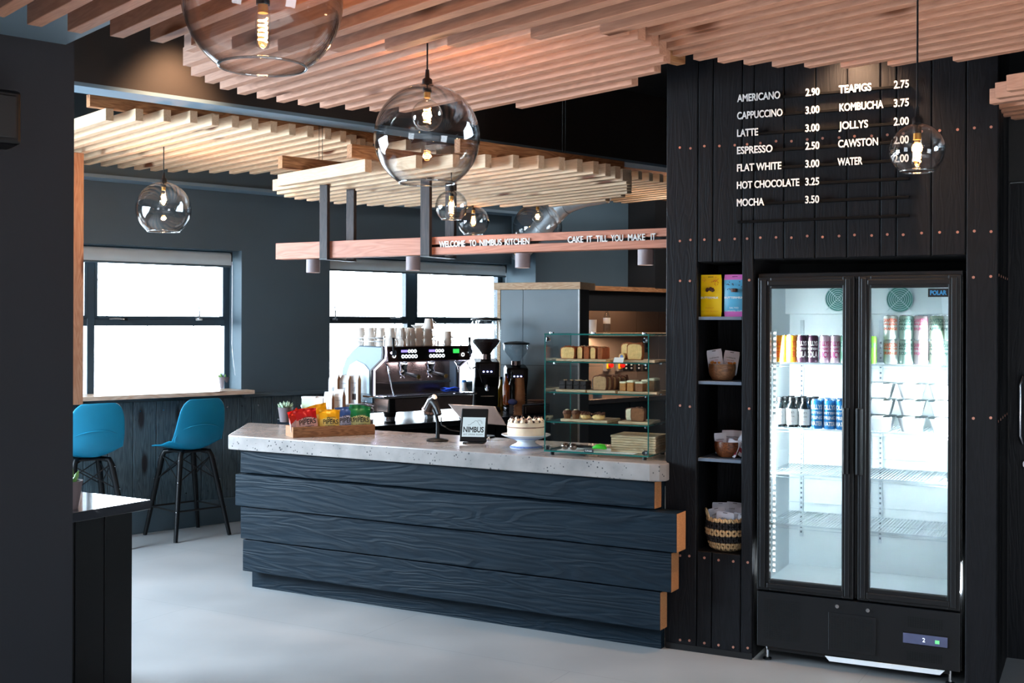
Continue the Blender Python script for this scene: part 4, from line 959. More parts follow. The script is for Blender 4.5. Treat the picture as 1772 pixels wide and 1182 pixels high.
# ------------------------------------------------ mugs on the machine
def mug(label, at, rz, s=1.0, up=False):
    t_ = thing('mug', label, 'mug', at, rz, 'upturned cream mugs stacked on the espresso machine')
    MB().lathe([(0, .085*s), (.027*s, .085*s), (.030*s, .082*s), (.0405*s, .0), (.038*s, .0), (.028*s, .078*s), (0, .080*s)], 24).build('body', M['wpaint'], t_, smooth=True)
    MB().tube([(.0385*s, 0, .016*s), (.055*s, 0, .018*s), (.063*s, 0, .032*s), (.060*s, 0, .052*s), (.046*s, 0, .062*s), (.033*s, 0, .058*s)], .0042*s, 8).build('handle', M['wpaint'], t_, smooth=True)
    return t_
ordn = ['first', 'second', 'third', 'fourth', 'fifth', 'sixth', 'seventh', 'eighth', 'ninth', 'tenth']
lev = ['bottom', 'middle', 'top', 'very top']
m0 = None
MZ = .9+.464; MX = [624, 640.5, 659, 676, 694, 711, 725, 741]
for i, px_c in enumerate(MX):
    yy = (-1.38, -1.46, -1.54, -1.61)[i] if i < 4 else -1.66
    x = ox('W', px_c, yy, 585)
    nlev = 3 if i < 7 else 3
    for k in range(nlev):
        a = random.choice((-2.2, -1.6, -1.2, -.9, -1.9)); at = loc('W', x, yy, MZ+.066*k)
        lb_ = 'cream mug, %s of the %s stack from the left in the front row' % (lev[k], ordn[i])
        if m0 is None: m0 = mug(lb_, at, ang('W')+a, .92)
        else: dup(m0, at, ang('W')+a, lb_)
for i, px_c in enumerate((649, 685, 702, 733)):                                  # second row
    yy = (-1.34, -1.46, -1.52, -1.54)[i]; x = ox('W', px_c, yy, 585)
    for k in range(3): dup(m0, loc('W', x, yy, MZ+.066*k), ang('W')+random.choice((.8, 2., -.5)), 'cream mug, %s of the %s stack in the back row' % (lev[k], ordn[i]))
x = ox('W', 742, -1.67, 560); dup(m0, loc('W', x, -1.67, MZ+.20), ang('W')-.2, 'cream mug with handle to the right crowning the tallest stack')
x = ox('W', 743, -1.56, 560); dup(m0, loc('W', x+.02, -1.53, MZ+.198), ang('W')+1.2, 'cream mug just behind the tallest stack, second from the top')
b_ = thing('saucer_bowl', 'shallow cream bowl tipped on the mugs beside the tallest stack', 'bowl', loc('W', ox('W', 723, -1.56, 560), -1.56, MZ+.205), 0); MB().lathe([(0, 0), (.02, 0), (.05, .022), (.048, .024), (.018, .004), (0, .004)], 24).build('dish', M['wpaint'], b_, smooth=True)
e0 = None
for k in range(3):
    x = ox('W', 775, -1.62, 585); at = loc('W', x, -1.62, MZ+.05+.041*k)
    if e0 is None:
        e0 = thing('espresso_cup', 'small cream espresso cup, bottom of the right-hand stack', 'cup', at, ang('W')-.3, 'espresso cups on the machine')
        MB().lathe([(0, .052), (.02, .052), (.024, .048), (.03, .0), (.028, .0), (.022, .046), (0, .048)], 22).build('body', M['wpaint'], e0, smooth=True)
        MB().tube([(.028, 0, .008), (.042, 0, .01), (.047, 0, .022), (.04, 0, .034), (.025, 0, .036)], .003, 8).build('handle', M['wpaint'], e0, smooth=True)
    else: dup(e0, at, ang('W')-.3, 'small cream espresso cup, %s of the right-hand stack' % lev[k])
M['dglass2'] = glass('tumbler_glass', tint=(.75, .7, .68), refl=.08, edge=.8, power=2)
for k, (px_c, yy) in enumerate(((753, -1.66), (763, -1.6))):
    g_ = MB().lathe([(0, .004), (.022, .004), (.03, .085), (.028, .085), (.021, .008), (0, .008)], 20).build('glass_tumbler', M['dglass2'], None, loc('W', ox('W', px_c, yy, 585)  , yy, MZ+.03), smooth=True)
    tag(g_, None, 'glass', 'tumblers on the machine')
    g_['label'] = 'clear glass tumbler on the machine, '+('next to the tallest mug stack', 'next to the espresso cups')[k]
# ================================================================== grinders
def grinder(label, px, y, s, hop_h, beans):
    x = ox('W', px, y, 640); t_ = thing('coffee_grinder', label, 'coffee grinder', loc('W', x, y, .9), ang('W')-R(35), 'black coffee grinders')
    MB().box(-.085*s, .085*s, -.10*s, .14*s, 0, .04*s).build('base', M['blackp'], t_, bevel=.01)
    MB().prism([(-.02*s, .04*s), (-.03*s, .2*s), (-.085*s, .28*s), (-.095*s, .40*s), (.05*s, .425*s), (.13*s, .40*s), (.13*s, .04*s)], -.08*s, .08*s, 'x').build('body', M['blackp'], t_, bevel=.012)
    MB().box(-.05*s, .05*s, -.102*s, -.09*s, .30*s, .385*s).build('control_panel', M['blackm'], t_, bevel=.003)
    for i in range(3): MB().cyl(((-.025+.025*i)*s, -.103*s, .325*s), ((-.025+.025*i)*s, -.107*s, .325*s), .006*s, n=10).build('button_light', M['blueled'] if 'blueled' in M else emis('blue_led', (.3, .35, 1), 12), t_); M['blueled'] = bpy.data.materials['blue_led']
    MB().tube([(0, -.04*s, .22*s), (0, -.075*s, .21*s), (0, -.08*s, .17*s)], [.02*s, .018*s, .012*s], 12).build('spout', M['chrome'], t_, smooth=True)
    MB().tube([(-.04*s, -.03*s, .13*s), (-.04*s, -.1*s, .13*s), (.04*s, -.1*s, .13*s), (.04*s, -.03*s, .13*s)], .005*s, 8).build('fork', M['chrome'], t_)
    z = .42*s
    MB().lathe([(0, z), (.035*s, z), (.035*s, z+.04*s), (0, z+.04*s)], 22).build('collar', M['steelw'], t_, smooth=True)
    z += .035*s
    prof = [(.03*s, z), (.045*s, z+.03*s), (.088*s, z+.095*s), (.096*s, z+.12*s), (.096*s, z+hop_h), (.094*s, z+hop_h)]
    MB().lathe(prof, 32).build('hopper', M['hopper'], t_, smooth=85)
    if beans: MB().lathe([(0, z+.005), (.028*s, z+.005), (.043*s, z+.034*s), (.084*s, z+.095*s), (.09*s, z+.115*s), (.07*s, z+.13*s), (.03*s, z+.125*s), (0, z+.13*s)], 28).build('beans', M['beanl'], t_, smooth=True)
    t_.scale = (1.22, 1.22, 1)
    MB().lathe([(0, z+hop_h+.014), (.06*s, z+hop_h+.010), (.1*s, z+hop_h+.0), (.102*s, z+hop_h-.012), (0, z+hop_h-.014)], 32).build('lid', M['blackp'], t_, smooth=True)
    return t_
grinder('tall black coffee grinder with dark beans in its hopper', 841, -1.42, 1.0, .29, True)
grinder('smaller black coffee grinder with an empty clear hopper', 893, -1.55, .88, .15, False)
# knock drawer with plates etc
kx = ox('W', 917, -1.66, 700)
kd = thing('knock_drawer', 'dark wooden knock-out drawer box between grinders and plates', 'drawer box', loc('W', kx-.27, -1.88, .9), ang('W'))
MB().box(0, .28, .0, .17, 0, .075).build('case', M['rust'], kd, bevel=.004)
MB().box(.015, .265, -.012, 0, .01, .065).build('drawer_front', pm('dark_walnut', (58, 40, 32), .5), kd, bevel=.003)
MB().box(0, .28, .0, .17, .0755, .082).build('steel_top', M['steel'], kd, bevel=.002)
def cups(px, y, label):
    x = ox('W', px, y, 690); first = None
    for k in range(9):
        zz = .9+.0195*k; at = loc('W', x, y, zz)
        lb_ = 'brown paper cup, %s in the upturned stack by the grinder' % ('lowest' if k == 0 else 'topmost' if k == 8 else ordn[k]+' from the bottom')
        if first is None:
            first = thing('paper_cup', lb_, 'paper cup', at, 0, 'upturned paper cups')
            MB().lathe([(0, .125), (.032, .125), (.034, .13), (.0435, .007), (.0475, .006), (.0475, .0), (.041, 0), (.031, .121), (0, .121)], 22).build('cup_wall', M['kraft'], first, smooth=True)
        else: dup(first, at, 0, lb_)
cups(899, -1.92+.1, '')
def plates(px, y):
    x = ox('W', px, y, 700); first = None
    for k in range(9):
        at = loc('W', x, y, .9+.011*k); lb_ = 'small brown-rimmed plate, %s in the pile behind the display' % ('lowest' if k == 0 else 'topmost' if k == 8 else ordn[k]+' from the bottom')
        if first is None:
            first = thing('plate', lb_, 'plate', at, 0, 'pile of small plates')
            MB().lathe([(0, .0), (.045, .0), (.075, .010), (.074, .0115), (.044, .003), (0, .003)], 28).build('dish', pm('stoneware', (150, 120, 104), .4), first, smooth=True)
        else: dup(first, at, 0, lb_)
plates(928, -1.74)
def bottle(name, label, at, r_, h, col, cap, g=None, fill=.6):
    t_ = thing(name, label, 'bottle', at, 0, g)
    MB().lathe([(0, 0), (r_, 0), (r_, h*.6), (r_*.4, h*.78), (r_*.36, h*.92), (0, h*.92)], 20).build('body', col, t_, smooth=True)
    MB().lathe([(0, h*.92), (r_*.42, h*.92), (r_*.4, h), (0, h)], 14).build('cap', cap, t_, smooth=True)
    return t_
M['syrup'] = pm('amber_syrup', (150, 70, 10), .1, coat=.5); M['syrupg'] = pm('yellow_syrup', (190, 150, 20), .1, coat=.5); M['dkb'] = pm('dark_bottle', (16, 20, 18), .08)
bottle('syrup_bottle', 'amber syrup bottle with a pump between the two grinders', loc('W', ox('W', 876, -1.8, 690), -1.8, .982), .027, .24, M['syrup'], M['blackp'], 'syrup bottles')
bottle('syrup_bottle', 'yellow syrup bottle close behind the tall grinder', loc('W', ox('W', 867, -1.36, 690), -1.36, .9), .03, .27, M['syrupg'], M['blackp'], 'syrup bottles')
bottle('syrup_bottle', 'dark green bottle beside the paper cup stack', loc('W', ox('W', 886, -1.8, 690), -1.8, .982), .024, .25, M['dkb'], M['blackp'], 'syrup bottles')
for k, (px_, c) in enumerate(((888, (70, 76, 130)),)):
    cl = MB().blob((0, 0, .022), (.04, .03, .022), 12, 8, jit=.12).build('grey_blue_cloth', pm('slate_cloth', (72, 78, 120), .9), None, loc('W', ox('W', 887, -1.85, 690), -1.85, .982), 0, smooth=85)
    tag(cl, 'balled slate blue cloth on the knock drawer in front of the cups', 'cloth')
# milk bottle behind on the right of the machine
bottle('milk_bottle', 'white plastic milk bottle with blue cap right of the machine', loc('W', ox('W', 803, -1.25, 680), -1.25, .9), .045, .25, M['paperw'], pm('blue_cap', (40, 120, 200), .4))
# ================================================================== scanner, till, customer screen
s0 = fl(757, 763, .93); sc_ = thing('barcode_scanner', 'black barcode scanner on a curved stand beside the customer screen', 'scanner', (s0.x, s0.y, .93), R(-60))
MB().lathe([(0, 0), (.062, 0), (.066, .006), (.055, .012), (.02, .018), (0, .018)], 32).build('stand_base', M['blackp'], sc_, smooth=True)
MB().tube([(0, 0, .01), (.004, 0, .06), (.0, .0, .11), (-.02, 0, .15), (-.045, 0, .175)], [.013, .011, .010, .010, .012], 12).build('stand_neck', M['blackp'], sc_, smooth=True)
h_ = thing('scan_gun', None, None, (-.02, 0, .165), (0, R(-12), 0)); h_.parent = sc_
MB().tube([(.04, 0, -.02), (.02, 0, .02), (-.01, 0, .055), (-.035, 0, .068)], [.015, .017, .021, .026], 14).build('grip', M['blackp'], h_, smooth=True)
MB().tube([(-.0, 0, .09), (-.03, 0, .078), (-.07, 0, .05), (-.095, 0, .028)], [.016, .028, .031, .036], 16).build('head', pm('glossy_brown_plastic', (52, 40, 36), .15, coat=.5), h_, smooth=True)
MB().tube([(-.09, 0, .034), (-.100, 0, .025)], [.037, .041], 16).build('muzzle_ring', M['steelw'], h_, smooth=True)
MB().tube([(.045, 0, .14), (.07, -.01, .10), (.10, .03, .07), (.15, .09, .06)], .0035, 8).build('cable', M['blackp'], sc_, smooth=True)
t0 = fl(818, 768, .93); ta = R(-9)
td_ = thing('customer_screen', 'small black customer screen showing a cloud logo on the worktop', 'screen', (t0.x, t0.y, .93), ta)
lean = R(-20); W_, H_ = .155, .195
pn = thing('tilted_panel', None, None, (0, 0, .012), (lean, 0, 0)); pn.parent = td_
MB().box(-W_/2, W_/2, 0, .012, 0, H_).build('case', M['blackp'], pn, bevel=.008, seg=3)
MB().box(-W_/2+.012, W_/2-.012, -.0006, .0, .028, .142).build('lit_screen', emis('screen_glow', (.70, .86, .95), .85), pn)
lettering('NIMBUS', .030, M['ink'], pn, 0, -.0012, .055, width=.118, align='c', bold=.02)
lettering('EAT DRINK ROAM', .0075, M['ink'], pn, 0, -.0012, .038, width=.112, align='c')
pts = [(-.035, -.0015, .095), (-.02, -.0015, .099), (-.012, -.0015, .108), (-.002, -.0015, .112), (.006, -.0015, .122), (.018, -.0015, .12), (.026, -.0015, .108), (.032, -.0015, .098), (.04, -.0015, .095)]
MB().tube(pts, .0009, 5).build('cloud_outline', M['ink'], pn)
m = MB()
for i in range(7):
    a = R(-5+20*i); c_ = (.03, -.0015, .108); m.tube([(c_[0]+.012*math.cos(a), c_[1], c_[2]+.012*math.sin(a)), (c_[0]+.021*math.cos(a), c_[1], c_[2]+.021*math.sin(a))], .0007, 4)
m.build('sun_rays', M['ink'], pn)
MB().box(-.06, .06, .0, .10, 0, .008).build('foot', M['blackp'], td_, bevel=.003)
MB().prism([(.015, .01), (.055, .01), (.07, .12), (.058, .13)], -.035, .035, 'x').build('prop', M['blackp'], td_, bevel=.003)
for k_ in range(3): MB().tube([(.07, .02+.01*k_, .02), (.085, .03+.012*k_, .035), (.09, .05+.01*k_, .01)], .0025, 6).build('cable', M['paperw'], td_)
# till (seen from behind)
tp = aty(775+0, 700, 1)
q = fl(850, 760, .93); ti = thing('till_tablet', 'grey tablet till seen from behind, tilted back beside the screen', 'till', (q.x+.01, q.y+.17, .93), R(-20))
pn2 = thing('tablet_panel', None, None, (0, 0, .0), 0); pn2.parent = ti
Yt = q.y+.17
c1, c2, c3, c4 = aty(775, 699, Yt), aty(856, 703, Yt-.1), aty(876, 736, Yt-.16), aty(803, 731, Yt-.07)
def lt(p):
    d = Matrix.Rotation(R(20), 4, 'Z') @ (Vector(p)-Vector((q.x+.01, q.y+.17, .93))); return d
cs = [lt(c) for c in (c1, c2, c3, c4)]
n_ = (cs[1]-cs[0]).cross(cs[3]-cs[0]).normalized()*.009
if n_.y < 0: n_ = -n_
MB().add([tuple(c) for c in cs]+[tuple(c+n_) for c in cs], [(0, 1, 2, 3), (7, 6, 5, 4), (0, 4, 5, 1), (1, 5, 6, 2), (2, 6, 7, 3), (3, 7, 4, 0)]).build('tablet_back', pm('satin_grey_shell', (142, 128, 122), .35, .6), pn2, bevel=.004)
cc = (cs[0]+cs[1])*.33+(cs[2]+cs[3])*.17-n_*.1; ex_ = (cs[1]-cs[0]).normalized()*.016; ez_ = (cs[0]-cs[3]).normalized()*.012
MB().add([tuple(cc-ex_-ez_-n_*.08), tuple(cc+ex_-ez_-n_*.08), tuple(cc+ex_+ez_-n_*.08), tuple(cc-ex_+ez_-n_*.08)], [(0, 1, 2, 3)]).build('square_emblem', M['blackp'], pn2, solid=.001)
mid = (cs[2]+cs[3])*.35+(cs[0]+cs[1])*.15+n_*2
MB().tube([tuple(mid), (mid.x, mid.y+.02, .03), (mid.x, mid.y+.02, .004)], [.014, .014, .014], 10).build('stand_post', M['blackp'], ti)
MB().lathe([(0, 0), (.075, 0), (.07, .01), (0, .012)], 28, (mid.x, mid.y+.02, 0)).build('stand_base', M['blackp'], ti)
# ================================================================== cake on stand
k0 = fl(909, 777, .93); kc = Vector((k0.x+.005, k0.y+.07))
cs_ = thing('cake_stand', 'white porcelain cake stand with a blue patterned border', 'cake stand', (kc.x, kc.y, .93))
M['porc'] = pm('porcelain', (226, 228, 234), .15, coat=.5, var=.02); M['pblue'] = pm('blue_border', (120, 140, 190), .3, var=.3, vs=120)
MB().lathe([(0, 0), (.088, 0), (.09, .004), (.08, .012), (.055, .024), (.048, .034), (.07, .046), (.118, .062), (.137, .072), (.135, .075), (.1, .066), (0, .062)], 48).build('dish', M['porc'], cs_, smooth=True)
MB().lathe([(.0905, .0035), (.0812, .0125)], 48).build('blue_band', M['pblue'], cs_); MB().lathe([(.085, .0505), (.108, .0585)], 48).build('blue_band', M['pblue'], cs_)
ck = thing('layer_cake', 'round cream-iced cake topped with cream peaks and chocolate crumbs', 'cake', (kc.x, kc.y, .93+.0665))
M['icing'] = pm('buttercream', (240, 214, 184), .6, var=.06, vs=20, bump=.25, bs=40); M['choc'] = pm('chocolate_crumb', (60, 30, 20), .45, var=.3, vs=80)
prof = [(0, 0), (.098, 0), (.104, .01), (.103, .03), (.105, .05), (.1, .072), (.09, .076), (0, .076)]
MB().lathe(prof, 64).build('sponge_and_icing', M['icing'], ck, smooth=True)
MB().lathe([(.1045, .046), (.1055, .05), (.1045, .053)], 64).build('crumb_line', pm('crumb_streak', (150, 110, 90), .7, var=.5, vs=50), ck, smooth=True)
for i in range(14):
    a = 2*PI*i/14; c_ = (.082*math.cos(a), .082*math.sin(a), .075)
    MB().lathe([(0, -.002), (.017, 0), (.018, .006), (.012, .013), (.007, .02), (0, .026)], 12, c_).build('cream_peak', M['icing'], ck, smooth=True)
    for j in range(2):
        MB().blob((c_[0]+random.uniform(-.006, .006), c_[1]+random.uniform(-.006, .006), .095+.004*j), (.006, .006, .005), 7, 5, jit=.2).build('chocolate_crumb', M['choc'], ck)
    a2 = a+PI/14
    MB().blob((.089*math.cos(a2), .089*math.sin(a2), .080), (.009, .009, .007), 8, 5, jit=.25).build('chocolate_crumb', M['choc'], ck)
MB().lathe([(0, .077), (.06, .0775), (.062, .079), (0, .08)], 24).build('crumb_centre', M['choc'], ck)
# ================================================================== glass display
DA = ang('D'); DWd, DD, DHt = .567, .34, .612
def dl(x, y, z=0): return loc('D', x, y, z)
dc = thing('glass_display_cabinet', 'three-shelf frameless glass cake display at the right end of the worktop', 'display cabinet', dl(0, 0, .93), DA)
zf = .018; SH_ = [onp('D', 943, 627, 0)[1]-.93, onp('D', 943, 680, 0)[1]-.93, onp('D', 943, 731, 0)[1]-.93]; DHt = onp('D', 943, 577, 0)[1]-.93
def gpanel(name, x0, x1, y0, y1, z0, z1, par=dc):
    o = MB().box(x0, x1, y0, y1, z0, z1).build(name, M['dglass'], par); return o
def edge(x0, x1, y0, y1, z0, z1): MB().box(x0, x1, y0, y1, z0, z1).build('polished_edge', M['gedge'], dc)
g = .007
gpanel('front_pane', g, DWd-g, 0, .005, zf+g, DHt-g)
gpanel('side_pane', 0, .005, .003, DD, zf+g, DHt-g); gpanel('side_pane', DWd-.005, DWd, .003, DD, zf+g, DHt-g)
for x in (0, DWd): edge(x-.0035 if x else -.001, x+.001 if x else .0035, -.001, .004, zf, DHt); edge(x-.003 if x else 0, x if x else .003, DD-.003, DD, zf, DHt)
for nm, z in (('top_pane', DHt-g), ('base_pane', zf)):
    gpanel(nm, .004, DWd-.004, .004, DD-.002, z, z+g)
    edge(-.002, DWd+.002, -.003, 0.001, z, z+g); edge(DWd, DWd+.003, 0, DD, z, z+g); edge(-.003, 0, 0, DD, z, z+g)
for z in SH_:
    gpanel('glass_shelf', .008, DWd-.008, .012, DD-.01, z, z+.006)
    edge(.006, DWd-.006, .008, .012, z, z+.006); edge(DWd-.009, DWd-.006, .008, DD-.01, z, z+.006); edge(.006, .009, .008, DD-.01, z, z+.006)
    for x in (.05, DWd-.02):
        for y in (.012, .25): MB().cyl((x if y > .1 else x, y, z-.008), (x, y, z), .007, n=10).build('shelf_pin', M['chrome'], dc)
for x in (.0, DWd):
    for z, s_ in ((zf+.02, 1), (DHt-.03, -1)):
        sx2 = 1 if x == 0 else -1
        MB().box(min(x+.004*sx2, x+.028*sx2), max(x+.004*sx2, x+.028*sx2), .006, .010, z-.012, z+.012).build('corner_clamp', M['steel'], dc, bevel=.002)
        MB().cyl((x+.022*sx2, -.008, z), (x+.022*sx2, .006, z), .0085, n=16).build('clamp_screw', M['chrome'], dc, smooth=True)
for x in (.03, DWd*.5-.02, DWd-.03):
    MB().lathe([(0, DHt+.007), (.012, DHt+.007), (.012, DHt), (0, DHt)], 14, (x, .02, 0)).build('cap_screw', M['chrome'], dc)
for x in (.03, DWd-.03):
    for y in (.03, DD-.03): MB().lathe([(0, 0), (.011, 0), (.011, zf), (0, zf)], 14, (x, y, 0)).build('foot', M['blackp'], dc)
bdg = MB().box(.225, .275, -.0065, -.0035, zf+.008, zf+.026).build('maker_badge', M['ink'], dc)
lettering('Lincat', .009, M['white'], dc, .25, -.007, zf+.013, width=.036, align='c')
M['board'] = wood('oak_board', (212, 186, 152), (170, 134, 98), .5, 1.4, 'X', bump=.08, knots=False, var=.12)
def board(label, x0, x1, y0, y1, z, h=.012, rz=0):
    o = MB().box(-(x1-x0)/2, (x1-x0)/2, -(y1-y0)/2, (y1-y0)/2, 0, h).build('serving_board', M['board'], None, dl((x0+x1)/2, (y0+y1)/2, z), DA+rz, bevel=.002)
    tag(o, label, 'board', 'oak serving boards'); return z+h
def dx(px, y, zpy=650): return onp('D', px, zpy, y)[0]
zs = [.93+v+.0062 for v in SH_]
yb = .05
b11 = board('oak board under the cut orange loaf on the top glass shelf, left', dx(962, yb), dx(1049, yb), yb, .24, zs[0])
b12 = board('oak board under the upright slices on the top glass shelf, right', dx(1064, yb), dx(1126, yb)+.02, yb, .26, zs[0])
b21 = board('oak board under the dark brownies on the middle glass shelf', dx(962, yb), dx(1014, yb)-.003, yb, .27, zs[1])
b22 = board('oak board under the banana loaf on the middle glass shelf', dx(1015, yb)+.002, dx(1065, yb), yb, .27, zs[1])
b23 = board('oak board under the iced slices on the middle glass shelf', dx(1068, yb)+.003, dx(1127, yb)+.03, yb, .27, zs[1])
b31 = board('oak board under the muffins and pastry on the bottom glass shelf', dx(970, yb), dx(1051, yb), yb, .24, zs[2])
b32 = board('oak board under the dark loaf on the bottom glass shelf', dx(1070, yb), dx(1122, yb), yb, .24, zs[2])
def cm(n, c, **k): return pm(n, c, .8, bump=.5, bs=90, var=.14, vs=60, **k)
M['crumb'] = cm('vanilla_crumb', (228, 182, 116)); M['crust'] = cm('golden_crust', (150, 74, 26)); M['crumb2'] = cm('banana_crumb', (170, 130, 90)); M['crust2'] = cm('dark_crust', (98, 52, 28))
M['brownie'] = cm('brownie', (38, 24, 22)); M['nib'] = cm('oat_crumble', (176, 140, 104)); M['frost'] = cm('cream_frosting', (240, 222, 186)); M['carrot'] = cm('carrot_crumb', (178, 116, 56)); M['ging'] = cm('ginger_crumb', (130, 80, 44))
def slice_(name, label, x, y, z, w, h, t, crumb, crust, rz=0, cat='cake', g='cake slices in the glass display', bumps=6, top=None):
    """loaf slice: cut face looks along local -y; t is its thickness"""
    t_ = thing(name, label, cat, dl(x, y, z), DA+rz, g)
    n = 12; prof = [(-w*.44, 0), (w*.44, 0), (w*.5, h*.25), (w*.5, h*.78)]
    for i in range(n+1):
        a = PI*i/n; prof.append((w*.47*math.cos(a), h*.84+h*.13*math.sin(a)+random.uniform(-.0012, .0012)))
    prof += [(-w*.5, h*.78), (-w*.5, h*.25)]
    MB().prism(prof, 0, t, 'y').build('crust', crust, t_, bevel=.0015, seg=1)
    ins = [(p[0]*.89, .003+p[1]*.89) for p in prof]
    MB().prism(ins, -.0012, .001, 'y').build('crumb', crumb, t_)
    if bumps:
        m = MB()
        for i in range(bumps):
            u = random.uniform(-.4, .4)*w; m.blob((u, random.uniform(.1, .9)*t, h*.94), (.008, min(t*.5, .007), .005), 6, 4, jit=.3)
        m.build('topping', top or crust, t_)
    return t_
# top shelf
x0 = dx(969, .08); k = 0
slice_('loaf_cake', 'golden loaf slice lying front left on the top shelf board', x0+.045, .075, b11, .082, .066, .10, M['crumb'], M['crust'], bumps=8)
for i, px in enumerate((1000, 1011, 1022, 1034)):
    slice_('loaf_cake', 'orange-brown crumble slice on the top shelf, %s' % ('just right of the golden loaf', 'second after the golden loaf', 'third after the golden loaf', 'last one on the right')[i], dx(px, .09)+.012, .085+.003*i, b11, .030, .068-.001*i, .10, M['crumb'] if i % 2 == 0 else M['crust'], cm('crumble_crust_%s' % 'abcd'[i], (150, 74, 34)) if i else M['crust'], bumps=4, top=M['nib'])
slice_('loaf_cake', 'tall square vanilla loaf slice facing front on the top shelf', dx(1096, .08)+.006, .08, b12, .085, .09, .028, M['crumb'], M['crust'], bumps=3)
slice_('loaf_cake', 'tall vanilla loaf slice behind the front one on the top shelf', dx(1086, .13), .125, b12, .085, .09, .03, M['crumb'], M['crust'], rz=-.3, bumps=3)
rl = thing('swiss_roll', 'small wrapped roll beside the tall vanilla slices', 'cake', dl(dx(1075, .07), .075, b12), DA); MB().cyl((0, -.0, .016), (0, .05, .016), .016, n=18).build('roll_body', M['crumb'], rl, smooth=True); MB().cyl((0, -.002, .016), (0, 0, .016), .009, n=16).build('filling', M['pblue'], rl)
tg = MB().add([(-.025, 0, 0), (.028, 0, 0), (.026, .02, .024), (-.026, .02, .024)], [(0, 1, 2, 3)]).build('paper_label', M['paperw'], None, dl(dx(1070, .03), .022, zs[0]), DA, solid=.001); tag(tg, 'blank white paper label leaning on the top shelf edge', 'label')
# middle shelf: brownies
k = 0
for lv in range(2):
    for i in range(4):
        px = (972, 984, 996, 1007)[i]
        o = thing('brownie', 'dark brownie on the middle shelf, %s one in the %s layer' % (('left', 'second', 'third', 'right')[i], ('lower', 'upper')[lv]), 'cake', dl(dx(px, .09)+.012, .09+.002*i, b21+.0225*lv), DA, 'brownies in the glass display')
        MB().box(-.0175, .0175, -.022, .05, 0, .022).build('square', M['brownie'], o, bevel=.003)
        if lv:
            m = MB()
            for q in range(8): m.blob((random.uniform(-.013, .013), random.uniform(-.015, .04), .0235), (.005, .004, .003), 6, 4, jit=.3)
            m.build('crumble', M['nib'], o)
slice_('banana_loaf', 'banana loaf with swirled cut face on the middle shelf', dx(1037, .08)+.004, .075, b22, .078, .080, .03, M['crumb2'], M['crust2'], bumps=4)
for i in range(4):
    slice_('banana_loaf', 'dark-crusted banana loaf slice, %s behind the cut face' % ordn[i], dx(1037, .08)+.004+.014*(i+1), .11+.035*i, b22, .078, .078-.001*i, .032, M['crumb2'], M['crust2'], bumps=3, g='banana loaf slices')
for i, (px, yy, ww, hh, c) in enumerate(((1075, .09, .034, .048, 'carrot'), (1088, .08, .034, .055, 'carrot'), (1103, .075, .042, .05, 'ging'), (1113, .12, .034, .058, 'crumb2'), (1124, .13, .036, .066, 'crumb2'))):
    o = thing('iced_slice', 'cream-iced cake slice on the middle shelf, %s from the left' % ordn[i], 'cake', dl(dx(px, yy)+.012, yy, b23), DA-.1, 'iced slices in the glass display')
    MB().box(-ww/2, ww/2, -.01, .06, 0, hh*.8).build('sponge', M[c], o, bevel=.002, seg=1)
    MB().box(-ww/2-.001, ww/2+.001, -.012, .061, hh*.8, hh).build('icing', M['frost'], o, bevel=.004)
# bottom shelf: muffins, pastry, dark loaf
for i, px in enumerate((979, 994)):
    o = thing('muffin', 'sugar-topped muffin on the bottom shelf, %s' % ('leftmost', 'next to the leftmost'), 'cake', (0, 0, 0), 0) if False else thing('muffin', 'sugar-topped muffin in a pleated case on the bottom shelf, %s' % ('leftmost', 'second')[i], 'cake', dl(dx(px, .08)+.008, .085, b31), DA, 'muffins in the glass display')
    nb = 20; vs = []
    m = MB(); prof = [(.015, 0), (.021, .028)]
    v = []; f = []
    for r_, z_ in prof:
        for j in range(nb*2): rr = r_*(1+.05*(-1)**j); v.append((rr*math.cos(PI*j/nb), rr*math.sin(PI*j/nb), z_))
    for j in range(nb*2): f.append((j, (j+1) % (nb*2), nb*2+(j+1) % (nb*2), nb*2+j))
    m.add(v, f); m.build('pleated_case', M['ging'], o)
    MB().blob((0, 0, .032), (.025, .025, .015), 14, 8, jit=.06).build('muffin_top', M['crust2'], o, smooth=85)
    MB().blob((0, 0, .043), (.014, .014, .006), 8, 5, jit=.25).build('sugar', M['frost'], o)
for i, (px, yy, a, ww) in enumerate(((1012, .075, .2, .055), (1034, .07, -.25, .075), (1010, .14, .1, .06), (1036, .14, 0, .06))):
    o = thing('nut_pastry', 'golden nut-topped pastry on the bottom shelf, %s' % ('beside the second muffin', 'largest, at the front right', 'behind, on the left', 'behind, on the right')[i], 'pastry', dl(dx(px, yy)+.006, yy, b31), DA+a, 'nut pastries in the glass display')
    MB().blob((0, 0, .014), (ww/2, .022, .014), 16, 8, jit=.04).build('pastry_body', M['crumb'], o, smooth=85)
    m = MB()
    for q in range(14): m.blob((random.uniform(-.42, .42)*ww, random.uniform(-.014, .014), .027+random.uniform(0, .005)), (.007, .006, .005), 6, 4, jit=.3)
    m.build('nut_topping', M['crust2'], o)
slice_('dark_loaf', 'dark brown upright loaf slice on the bottom shelf', dx(1102, .08)+.004, .08, b32, .075, .074, .03, M['ging'], M['crust2'], bumps=4)
slice_('dark_loaf', 'pale-edged slice leaning behind the dark loaf on the bottom shelf', dx(1094, .12), .115, b32, .07, .068, .02, M['frost'], M['crust2'], bumps=0)
